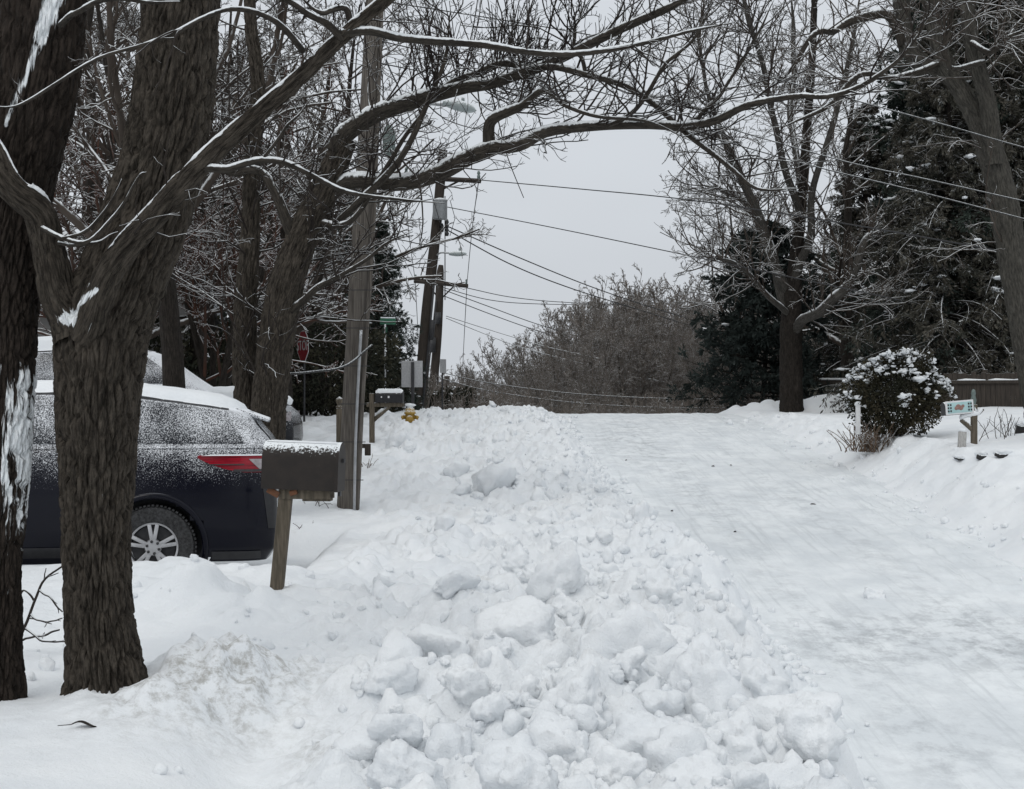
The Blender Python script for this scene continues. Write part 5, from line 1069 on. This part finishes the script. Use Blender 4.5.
mb = MB(); mb.box((0, -.108, .13), (.53, .014, .245), None, 0, .004); o = mb.build('painted_panel', M['white'], m3, local=True); o.data.transform(o4)
mb = MB(); mb.box((.0, -.117, .13), (.46, .008, .19), None, 0, .003); o = mb.build('panel_picture', M['teal'], m3, local=True); o.data.transform(o4)
for s_ in (-1, 1):
    mb = MB()
    for i in range(2):
        for j in range(3): mb.box((s_ * (.17 + .045 * i), -.122, .075 + .055 * j), (.03, .006, .035), None, 0, .002)
    o = mb.build('dark_squares', M['dkmetal'], m3, local=True); o.data.transform(o4)
mb = MB()
for cx, cz_, r in ((-.03, .14, .05), (.02, .12, .045), (-.07, .12, .035), (.06, .15, .03)): mb.add(ICO[2][0] * np.array([r, .008, r]) + np.array([cx, -.122, cz_]), None, ICO[2][1])
o = mb.build('brown_shapes', M['brown'], m3, local=True); o.data.transform(o4)
mb = MB(); mb.lathe([(0, 0), (.045, 0), (.055, .06), (.04, .12), (.055, .18), (.035, .26), (.045, .3), (.03, .36), (0, .38)], k(973.5, 410), 'z', 12); mb.build('finial', M['greenbox'], m3, local=True)
c = Wp(962, 438, D - .3); c[2] = gz(c[0], D - .3); pbk = thing('marker_block', 'small pale grey upright block in the snow under the painted mailbox', 'block', c)
mb = MB(); mb.box((0, 0, .10), (.13, .10, .34), roty3(.06), 0, .012); mb.build('block', M['paleblock'], pbk, local=True); mb = MB(); mb.add(chunk_verts(ICO[2][0], 3, 9, 9, .2) * np.array([.075, .06, .05]) + np.array([.01, 0, .28]), None, ICO[2][1]); mb.build('snow_cap', M['snow'], pbk, local=True)
for (px, py, Dd, sx, sz, lab) in ((1021, 431, 26.5, .14, .18, 'dark stone block with a snow cap at the right edge of the photo'), (983, 456, 23.5, .16, .07, 'dark flat edging stone under the snow in front of the painted mailbox'), (1003, 454, 23.6, .22, .05, 'thin dark edging stone showing under the snow near the right edge'), (960, 457, 23.4, .15, .03, 'sliver of edging stone left of the flat one'), (922, 431, 29, .10, .08, 'small dark stone at the right foot of the round bush')):
    c = drop(px, py + 2, 15, 40); c[2] += sz * .15; mb = MB(); mb.box(c, (sx, .16, sz * 1.3), rotz3(.3) @ rotx3(.2), 0, .016); mb.add(chunk_verts(ICO[3][0], int(px), 7, 8, .3) * np.array([sx * .62, .14, .05]) + c + np.array([0, .05, sz * .65 + .01]), None, ICO[3][1], 1); tag(mb.build('edging_stone', [M['stone'], M['snow']]), lab, 'stone')
# white post
D = 30.0; b = at(858, D); b[2] = Wp(858, 424, D)[2]; wp_ = thing('garden_post', 'thin whitewashed post at the left foot of the round bush', 'post', b)
mb = MB(); mb.box((0, 0, .1), (.085, .085, .62), None, 0, .008); mb.build('post', M['white'], wp_, local=True); mb = MB(); mb.add(chunk_verts(ICO[2][0], 7, 9, 9, .2) * np.array([.06, .06, .03]) + np.array([0, 0, .42]), None, ICO[2][1]); mb.build('snow_cap', M['snow'], wp_, local=True)
# plank fence
f0, f1 = Wp(905, 405, 42.0), Wp(1100, 405, 38.0); fl = np.linalg.norm((f1 - f0)[:2]); fa = math.atan2(f1[1] - f0[1], f1[0] - f0[0]); f0[2] = gz(f0[0], f0[1]) - 0.1
fn = thing('plank_fence', 'dark wooden plank fence with a snow lined rail behind the painted mailbox', 'fence', f0, fa)
mb = MB(); x = 0.0; r_ = np.random.default_rng(4)
while x < fl: h_ = 1.15 + r_.normal() * .02; mb.box((x, 0, h_ / 2 - .15), (.132, .02, h_ + .3), None, 0, .004); x += .14
mb.build('planks', M['fencewood'], fn, local=True, hard=40)
mb = MB(); mb.box((fl / 2, -.04, .92), (fl, .05, .09), None, 0, .006); mb.box((fl / 2, -.04, .12), (fl, .05, .09), None, 0, .006); mb.build('rail', M['fencewood'], fn, local=True)
xx = 0
while xx < fl: mb = MB(); mb.box((xx, .06, .45), (.10, .10, 1.6), None, 0, .006); mb.build('post', M['fencewood'], fn, local=True); xx += 2.4
mb = MB(); xx = .1; 
while xx < fl: q = r_.uniform(.2, .9); mb.tube([(xx, -.045, .975), (xx + q * .3, -.045, .985), (xx + q, -.045, .975)], [.012, .03, .012], 6); xx += q + r_.uniform(0, .25)
mb.build('snow_strip', M['snow'], fn, local=True); mb = MB(); xx = 0
while xx < fl: q = r_.uniform(.1, .5); mb.tube([(xx, -.045, .17), (xx + q * .3, -.045, .18), (xx + q, -.045, .17)], [.012, .035, .012], 6); xx += q + r_.uniform(0, .8)
mb.build('snow_strip', M['snow'], fn, local=True)
# two rail barrier half hidden behind the bush
D = 52.0; b = at(829, D); tr2 = thing('rail_barrier', 'dark timber barrier with two snow topped rails, half hidden behind the round bush', 'barrier', b, .05); z1, z2 = Wp(0, 379, D)[2] - b[2], Wp(0, 390, D)[2] - b[2]
for zz, nm in ((z1, 'rail'), (z2, 'rail')):
    mb = MB(); mb.box((.6, 0, zz - .12), (1.9, .09, .18), None, 0, .01); o = mb.build(nm, M['fencewood'], tr2, local=True); mb = MB(); mb.box((.6, 0, zz), (1.88, .13, .07), None, 0, .03); c = mb.build('snow_strip', M['snow'], None); c.parent = o
for xx in (-.3, .6, 1.5): mb = MB(); mb.box((xx, .1, (z1) / 2 - .1), (.13, .1, z1 + .2), None, 0, .01); mb.build('post', M['fencewood'], tr2, local=True)
# dead leaf on the snow
c = drop(84, 729); mb = MB(); t = np.linspace(0, 1, 9); wv = np.sin(t * math.pi) ** .8 * .022; G = np.array([[(-.06 + .12 * q, s_ * wv[i], .012 + .012 * math.sin(q * 5) + .006 * abs(s_)) for s_ in (-1, -.5, 0, .5, 1)] for i, q in enumerate(t)]); mb.grid(G + c); mb.tube([c + np.array([-.06, 0, .014]), c + np.array([-.13, .01, .006])], .002, 5); tag(mb.build('dead_leaf', M['bark_dark']), 'dark dead leaf lying on the snow at the lower left', 'leaf')

for px, py, s_ in ((626, 461, .035), (713, 467, .035), (731, 466, .03), (813, 505, .05), (672, 512, .02), (735, 533, .02)):
    c = drop(px, py, 10, 50); r_ = np.random.default_rng(px); mb = MB(); t = np.linspace(-1, 1, 7); P = c + np.stack([t * s_ * math.cos(px), t * s_ * math.sin(px), .012 + .01 * (1 - t ** 2)], -1); mb.tube(P, [.004, .009, .012, .014, .012, .008, .003], 5); mb.tube([P[3], P[3] + np.array([s_ * .4, -s_ * .3, .015])], [.006, .003], 4)
    tag(mb.build('twig_scrap', M['twig']), 'tiny dark scrap of twig lying on the ploughed road', 'twig', 'twig scraps on the road')
# ------------------------------------------------------------------ house
h0 = Wp(-160, 318, 31.0); hw = 5.4; ze = Wp(0, 316, 31)[2]; hx0, hx1 = -14.5, -7.9; hy0, hy1 = 31.0, 39.0; zb = -0.3 + CZ - 1.2; zr = ze + 1.9
hs_ = thing('house', 'low grey sided house with a snow covered roof, glimpsed between the two left foreground trunks', 'house', (hx0, hy0, zb))
mb = MB()
mb.box(((hx0 + hx1) / 2, (hy0 + hy1) / 2, (zb + ze) / 2 - .3), (hx1 - hx0, hy1 - hy0, ze - zb + .6), None, 0, 0); ym = (hy0 + hy1) / 2
for xg in (hx0, hx1 - .02): mb.add([(xg, hy0, ze), (xg, hy1, ze), (xg, ym, zr - .05), (xg + .02, hy0, ze), (xg + .02, hy1, ze), (xg + .02, ym, zr - .05)], None, [(0, 1, 2), (5, 4, 3)])
mb.build('wall', M['siding'], hs_, smooth=False)
def slab(x0, x1, ya, za, yb, zb_, th): return [(x, y, z + d) for d in (0, th) for x in (x0, x1) for y, z in ((ya, za), (yb, zb_))]
FQ = [(0, 1, 3, 2), (4, 6, 7, 5), (0, 4, 5, 1), (2, 3, 7, 6), (0, 2, 6, 4), (1, 5, 7, 3)]
mb = MB(); mb.add(slab(hx0 - .3, hx1 + .3, hy0 - .5, ze - .02, ym, zr, .10), FQ); mb.add(slab(hx0 - .3, hx1 + .3, hy1 + .5, ze - .02, ym + .002, zr, .10), FQ); rf = mb.build('roof', M['stone'], hs_, smooth=False)
mb = MB()
for (ya, yb) in ((hy0 - .52, ym), (hy1 + .52, ym)):
    t = np.linspace(0, 1, 24); xx = np.linspace(hx0 - .32, hx1 + .32, 40); X, Tt = np.meshgrid(xx, t); Y = ya + (yb - ya) * Tt; Z = ze + .09 + (zr - ze + .01) * Tt + .17 * np.minimum(1, Tt * 14 + .1) + .03 * fbm(X, Y, 3, 3); mb.grid(np.stack([X, Y, Z], -1))
o = mb.build('roof_snow', M['snow'], hs_)
for xw in (-12.8, -9.6):
    mb = MB(); mb.box((xw, hy0 - .03, ze - 1.15), (1.2, .08, 1.2), None, 0, .01); fr_ = mb.build('window', M['white'], hs_); mb = MB(); mb.box((xw, hy0 - .075, ze - 1.15), (1.04, .02, 1.04), None, 0, .004); g_ = mb.build('pane', M['glass'], None); g_.parent = fr_; g_.data.transform(mathutils.Matrix.Translation([-v for v in hs_.location]))

# ------------------------------------------------------------------ vehicles
def smooth1(x, y, xq, k=0.02):
    g = np.linspace(x[0], x[-1], 600); v = np.interp(g, x, y); n = max(3, int(600 * k)); ker = np.hanning(n + 2)[1:-1]; ker /= ker.sum(); vp = np.pad(v, n, mode='edge'); v2 = np.convolve(vp, ker, 'same')[n:-n]; return np.interp(xq, g, v2)
class Car:
    """body lofted over height; local x runs forward from the tail, +y is one flank, z up"""
    def __init__(s, prof, Ln, wheels, wr):
        z, ur, uf, hwid = [np.array(c, float) for c in zip(*prof)]; s.z, s.ur, s.uf, s.hw = z, ur, uf, hwid; s.Ln = Ln; s.wheels = wheels; s.wr = wr
    def at_(s, zq): return (smooth1(s.z, s.ur, zq, .035), smooth1(s.z, s.uf, zq, .035), smooth1(s.z, s.hw, zq, .05))
    def ring(s, zq, n=150, inset=0.0):
        a, b, h = s.at_(np.array([zq])); a, b, h = a[0] + inset, b[0] - inset, max(h[0] - inset, .02); p = np.linspace(0, 2 * np.pi, n, endpoint=False)
        rr = min(.30, (b - a) * .3, h * .8); ex = 0; q = []
        seg = []   # rounded rectangle, crowned ends
        m = n // 4; xs_ = np.linspace(a + rr, b - rr, m, endpoint=False); seg += [(x, h) for x in xs_]
        k = n // 12; seg += [(b - rr + rr * math.sin(t), h - rr * .55 + rr * .55 * math.cos(t)) for t in np.linspace(0, math.pi / 2, k, endpoint=False)]
        c = n // 6; he = h - rr * .55; seg += [(b + .06 * (1 - (y / he) ** 2), y) for y in np.linspace(he, -he, c, endpoint=False)]
        seg += [(b - rr + rr * math.cos(t), -h + rr * .55 - rr * .55 * math.sin(t)) for t in np.linspace(0, math.pi / 2, k, endpoint=False)]
        seg += [(x, -h) for x in np.linspace(b - rr, a + rr, m, endpoint=False)]
        seg += [(a + rr - rr * math.sin(t), -h + rr * .55 - rr * .55 * math.cos(t)) for t in np.linspace(0, math.pi / 2, k, endpoint=False)]
        seg += [(a - .05 * (1 - (y / he) ** 2), y) for y in np.linspace(-he, he, c, endpoint=False)]
        seg += [(a + rr - rr * math.cos(t), h - rr * .55 + rr * .55 * math.sin(t)) for t in np.linspace(0, math.pi / 2, k, endpoint=False)]
        return np.array([(x, y, zq) for x, y in seg])
    def body(s, ncut=.08):
        zz = np.concatenate([np.arange(s.z[0], s.z[-1] - .12, .022), np.linspace(s.z[-1] - .12, s.z[-1], 14)]); G = np.array([s.ring(q) for q in zz]); mb = MB(); a, b = G.shape[:2]
        i = np.arange(a - 1)[:, None] * b; c = np.arange(b)[None]; c2 = (c + 1) % b; Q = np.stack([i + c, i + c2, i + b + c2, i + b + c], -1).reshape(-1, 4); V = G.reshape(-1, 3); cen = V[Q].mean(1)
        keep = np.ones(len(Q), bool)
        for wx in s.wheels: keep &= ~((np.hypot(cen[:, 0] - wx, cen[:, 2] - s.wr) < s.wr + ncut) & (np.abs(cen[:, 1]) > .5))
        mb.add(V, Q[keep][:, ::-1]); top = G[-1]; mb.add(np.concatenate([top, top.mean(0)[None]]), None, [(j, (j + 1) % b, b) for j in range(b)]); return mb
    def patch(s, zlo, zhi, fl, fr, side=1, off=.006, nz_=14, nu=24):
        """sheet lying just outside the flank between the edges fl(t), fr(t)"""
        G = []
        for t in np.linspace(0, 1, nz_):
            zq = zlo + (zhi - zlo) * t; a, b, h = s.at_(np.array([zq])); a, b, h = a[0], b[0], h[0]; rr = min(.30, h * .8); row = []
            for u in np.linspace(fl(t), fr(t), nu):
                ue = max(u, a); d = 0
                if ue < a + rr: q = (a + rr - ue) / rr; d = rr * .55 * (1 - math.sqrt(max(0, 1 - q * q)))
                if ue > b - rr: q = min(1, (ue - b + rr) / rr); d = rr * .55 * (1 - math.sqrt(max(0, 1 - q * q)))
                row.append((ue - (off if ue < a + .05 else 0), side * (h - d + off), zq))
            G.append(row)
        G = np.array(G); return G[:, ::-1] if side > 0 else G
def wheel_parts(root, x, y, r, rim, side, name='wheel'):
    o = None; tyre = MB(); tyre.lathe([(rim * .98, -.10), (r * .80, -.118), (r * .94, -.112), (r * .99, -.09), (r, -.05), (r, .05), (r * .99, .09), (r * .94, .112), (r * .80, .118), (rim * .98, .10), (rim * .9, .05), (rim * .9, -.05), (rim * .98, -.10)], (0, 0, 0), 'y', 56)
    a = np.arange(64) * 2 * np.pi / 64
    for k in range(64):   # tread blocks
        c = np.array([math.cos(a[k]) * r, 0, math.sin(a[k]) * r]); R3 = roty3(-a[k])
        for yy in (-.085, 0.0, .085): tyre.box(c + np.array([0, yy, 0]), (.016, .06, .022), R3, 0, 0)
    o = tyre.build(name, M['rubber'], root, local=True, hard=40); o.location = (x, y, r)
    rm = MB(); rm.lathe([(rim * .92, -.02), (rim * .99, -.02), (rim * 1.0, .0), (rim * .97, .012), (rim * .90, .004), (rim * .88, -.06)], (0, side * .085, 0), 'y', 56)
    if side < 0: pass
    for k in range(5):
        for dlt in (-.17, .17):
            q = 2 * math.pi * k / 5 + dlt + math.pi / 2; q0 = 2 * math.pi * k / 5 + dlt * .9 + math.pi / 2
            A = np.array([math.cos(q0) * rim * .20, 0, math.sin(q0) * rim * .20]); B = np.array([math.cos(q) * rim * .92, 0, math.sin(q) * rim * .92]); dd = B - A; ln_ = np.linalg.norm(dd); d = dd / ln_; sdv = np.array([-d[2], 0, d[0]])
            rm.box((A + B) / 2 + np.array([0, side * .082, 0]), (ln_, .035, .036), np.stack([d, [0, 1, 0], sdv], 1), 0, .008)
    rm.lathe([(rim * .32, -.03), (rim * .34, .0), (rim * .30, .018), (rim * .12, .024), (0, .024)] if side > 0 else [(rim * .32, .03), (rim * .34, .0), (rim * .30, -.018), (rim * .12, -.024), (0, -.024)], (0, side * .085, 0), 'y', 28)
    rmo = rm.build('rim', M['alloy'], None, hard=40); rmo.parent = o
    nb = MB()
    for k in range(6): q = math.pi / 3 * k + .3; nb.lathe([(.013, -.01), (.013, .012), (.008, .016), (0, .016)] if side > 0 else [(.013, .01), (.013, -.012), (.008, -.016), (0, -.016)], (math.cos(q) * rim * .24, side * .107, math.sin(q) * rim * .24), 'y', 10)
    nbo = nb.build('lug_nuts', M['dkmetal'], None); nbo.parent = o
    bd = MB(); bd.lathe([(0, 0), (rim * .85, 0), (rim * .85, .02), (0, .02)], (0, side * .02, 0), 'y', 32); bo = bd.build('brake_disc', M['dkmetal'], None, hard=40); bo.parent = o
    return o
SUV = [(.24, .10, 5.02, .88), (.36, .02, 5.14, .96), (.55, .0, 5.18, .99), (.75, .0, 5.17, 1.0), (.90, .01, 5.12, 1.0), (1.02, .02, 4.98, .985), (1.10, .02, 4.55, .975), (1.18, .02, 4.05, .965), (1.26, .03, 3.88, .95), (1.32, .05, 3.78, .915), (1.40, .085, 3.65, .89), (1.52, .145, 3.46, .855), (1.64, .20, 3.27, .805), (1.72, .235, 3.12, .765), (1.775, .30, 2.95, .70), (1.80, .42, 2.7, .60)]
def make_suv(root, paint, roofsnow=.085, seed=1, detail=True, ghost=True):
    C = Car(SUV, 5.18, (1.13, 4.18), .388); body = C.body(.085).build('body', M[paint], root, local=True)
    for s_ in (1, -1):
        mb = MB(); mb.grid(C.patch(1.345, 1.735, lambda t: .30 + .16 * t ** 1.0, lambda t: 1.32 - .02 * t, s_)); mb.build('quarter_window', M['glass_snow'], root, local=True)
        mb = MB(); mb.grid(C.patch(1.345, 1.735, lambda t: 1.42 - .02 * t, lambda t: 2.42 - .02 * t, s_)); mb.build('rear_door_window', M['glass_snow'], root, local=True)
        mb = MB(); mb.grid(C.patch(1.335, 1.72, lambda t: 2.52, lambda t: 3.62 - .62 * t, s_)); mb.build('front_door_window', M['glass_snow'], root, local=True)
        mb = MB(); mb.grid(C.patch(1.30, 1.325, lambda t: .12, lambda t: 3.7, s_, .012, 4, 60)); mb.build('belt_trim', M[paint], root, local=True)
        mb = MB(); mb.grid(C.patch(1.752, 1.768, lambda t: .45, lambda t: 3.0, s_, .01, 3, 50)); mb.build('roof_trim', M['dkmetal'], root, local=True)
        mb = MB(); mb.grid(C.patch(1.075, 1.235, lambda t: -.02, lambda t: .30 + .43 * max(0, min(1, (t - .05) / .8)) ** .55 * (1 if t < .93 else .97), s_, .012, 14, 30)); tl_ = mb.build('tail_lamp', M['lampred'], root, local=True)
        mb = MB(); mb.grid(C.patch(1.105, 1.20, lambda t: -.02, lambda t: .16 + .10 * t, s_, .018, 8, 16)); lc = mb.build('clear_lens', M['lampclear'], None); lc.parent = tl_
        mb = MB(); mb.grid(C.patch(1.231, 1.243, lambda t: .0, lambda t: .70 - .1 * t, s_, .02, 5, 30)); sl = mb.build('snow_strip', M['snow'], None); sl.parent = tl_
        mb = MB(); mb.grid(C.patch(1.082, 1.105, lambda t: -.02, lambda t: .40, s_, .016, 3, 20)); mb.grid(C.patch(1.145, 1.155, lambda t: .30, lambda t: .66, s_, .016, 3, 20)); dl = mb.build('lens_line', M['dkmetal'], None); dl.parent = tl_
        mb = MB(); mb.grid(C.patch(.55, .93, lambda t: -.02, lambda t: .08 + .05 * t, s_, .006, 10, 10)); mb.build('bumper_corner', M['black'], root, local=True)
        mb = MB(); mb.grid(C.patch(.26, .34, lambda t: .15, lambda t: .60, s_, .01, 5, 12)); mb.build('lower_bumper', M['black'], root, local=True)
        mb = MB(); mb.grid(C.patch(.30, .40, lambda t: 1.65, lambda t: 3.7, s_, .012, 5, 40)); mb.build('sill_trim', M['black'], root, local=True)
        for wx in (1.13, 4.18):
            P = np.array([(wx + math.cos(q) * .478, s_ * (.985 if .3 < .388 + math.sin(q) * .478 else .95), max(.26, .388 + math.sin(q) * .478)) for q in np.linspace(-.28, math.pi + .28, 40)]); P[:, 1] = [s_ * (float(C.at_(np.array([p[2]]))[2][0]) - .012) for p in P]
            mb = MB(); mb.tube(P, .032, 8); mb.build('arch_trim', M[paint] , root, local=True)
            mb = MB(); q = np.linspace(-.3, math.pi + .3, 24); G = np.array([[(wx + math.cos(v) * .47, s_ * yy, max(.24, .388 + math.sin(v) * .47)) for v in q] for yy in (.97, .60)]); mb.grid(G); G2 = np.array([[(wx + math.cos(v) * rr, s_ * .60, max(.24, .388 + math.sin(v) * rr)) for v in q] for rr in (.47, .0)]); mb.grid(G2); mb.build('wheel_well', M['black'], root, local=True)
            wheel_parts(root, wx, s_ * .865, .388, .235, s_)
        mb = MB(); mb.grid(C.patch(.46, 1.29, lambda t: 2.47, lambda t: 2.478, s_, .003, 12, 3)); mb.grid(C.patch(.46, 1.29, lambda t: 1.56 - .1 * t, lambda t: 1.568 - .1 * t, s_, .003, 12, 3)); mb.build('door_gap', M['black'], root, local=True)
        for ux in (1.72, 2.75):
            mb = MB(); mb.box((ux, s_ * .985, 1.12), (.22, .03, .035), None, 0, .01); mb.build('door_handle', M[paint], root, local=True)
    mb = MB(); mb.box((.23, 0, 1.725), (.34, 1.28, .04), roty3(-.26), 0, .018); mb.build('spoiler', M[paint], root, local=True)
    # rear glass following the tail
    G = []
    for t in np.linspace(0, 1, 10):
        zq = 1.30 + .38 * t; a, b_, h_ = C.at_(np.array([zq])); G.append([(a[0] - .05 * (1 - (y / .8) ** 2) - .008, y, zq) for y in np.linspace(-.66, .66, 16)])
    mb = MB(); mb.grid(np.array(G)); mb.build('rear_window', M['glass_snow'], root, local=True)
    mb = MB(); mb.box((-.055, 0, .80), (.02, .52, .13), None, 0, .006); mb.build('number_plate', M['signback'], root, local=True)
    G = []
    for zq, ins in ((1.768, -.015), (1.785, -.03), (1.81, -.03), (1.80 + roofsnow * .55, .0), (1.80 + roofsnow * .85, .08), (1.80 + roofsnow, .22), (1.80 + roofsnow * 1.04, .42)):
        rg = C.ring(min(zq, 1.79), 150, ins); rg[:, 2] = zq + .02 * fbm(rg[:, 0] * 3, rg[:, 1] * 3, seed, 3) - .05 * np.clip((.55 - rg[:, 0]) / .5, 0, 1); G.append(rg)
    mb = MB(); mb.grid(np.array(G)[:, ::-1], 0, True); tp = G[-1]; mb.add(np.concatenate([tp, tp.mean(0)[None]]), None, [(j, (j + 1) % len(tp), len(tp)) for j in range(len(tp))]); mb.build('roof_snow', M['snow'], root, local=True)
    return C
pn = Wp(277, 540, 14.0); fdir = np.array([-.988, -.155]); ldir = np.array([-.155, .988]); o2 = pn[:2] + ldir * .98
zg = CZ - 1.80
suv = thing('parked_car', 'dark navy SUV with wet snow on its windows, parked behind the forked foreground trunk', 'car', (o2[0], o2[1], zg), math.atan2(fdir[1], fdir[0]))
make_suv(suv, 'navy')
sv2 = thing('parked_car', 'dark car with deep snow on roof and bonnet, beyond the navy SUV beside the house', 'car', (-8.38, 22.2, CZ - 1.18), math.radians(4))
C2 = make_suv(sv2, 'carblack', .19, 3)
mb = MB(); G = []
for dz, ins in ((0, .02), (.06, .0), (.12, .05), (.16, .16), (.17, .3)):
    rg = []
    for q in np.linspace(0, 2 * np.pi, 60, endpoint=False): cx_, sy_ = np.sign(np.cos(q)) * abs(np.cos(q)) ** .5, np.sign(np.sin(q)) * abs(np.sin(q)) ** .5; rg.append((4.42 + cx_ * (.66 - ins), sy_ * (.92 - ins), 1.13 - .10 * max(0, cx_) + dz))
    G.append(rg)
G = np.array(G); G[..., 2] += .025 * fbm(G[..., 0] * 3, G[..., 1] * 3, 7, 3); mb.grid(G, 0, True); tp = G[-1]; mb.add(np.concatenate([tp, tp.mean(0)[None]]), None, [(j, (j + 1) % 60, 60) for j in range(60)]); mb.build('bonnet_snow', M['snow'], sv2, local=True)
for s_ in (1, -1):
    mb = MB(); mb.grid(C2.patch(.80, .93, lambda t: 4.85, lambda t: 5.14, s_, .012, 6, 12)); mb.build('headlight', M['lampclear'], sv2, local=True)
def slope_roof(root):
    """the roof line falls towards the tail"""
    for o in root.children:
        me = o.data; v = np.zeros(len(me.vertices) * 3, np.float32); me.vertices.foreach_get('co', v); v = v.reshape(-1, 3)
        if v[:, 2].max() < 1.2: continue
        v[:, 2] += sstep(1.30, 1.78, v[:, 2]) * (0.05 - 0.20 * np.clip((1.75 - v[:, 0]) / 1.6, 0, 1) ** 1.4); me.vertices.foreach_set('co', v.ravel()); me.update()
slope_roof(suv); slope_roof(sv2)
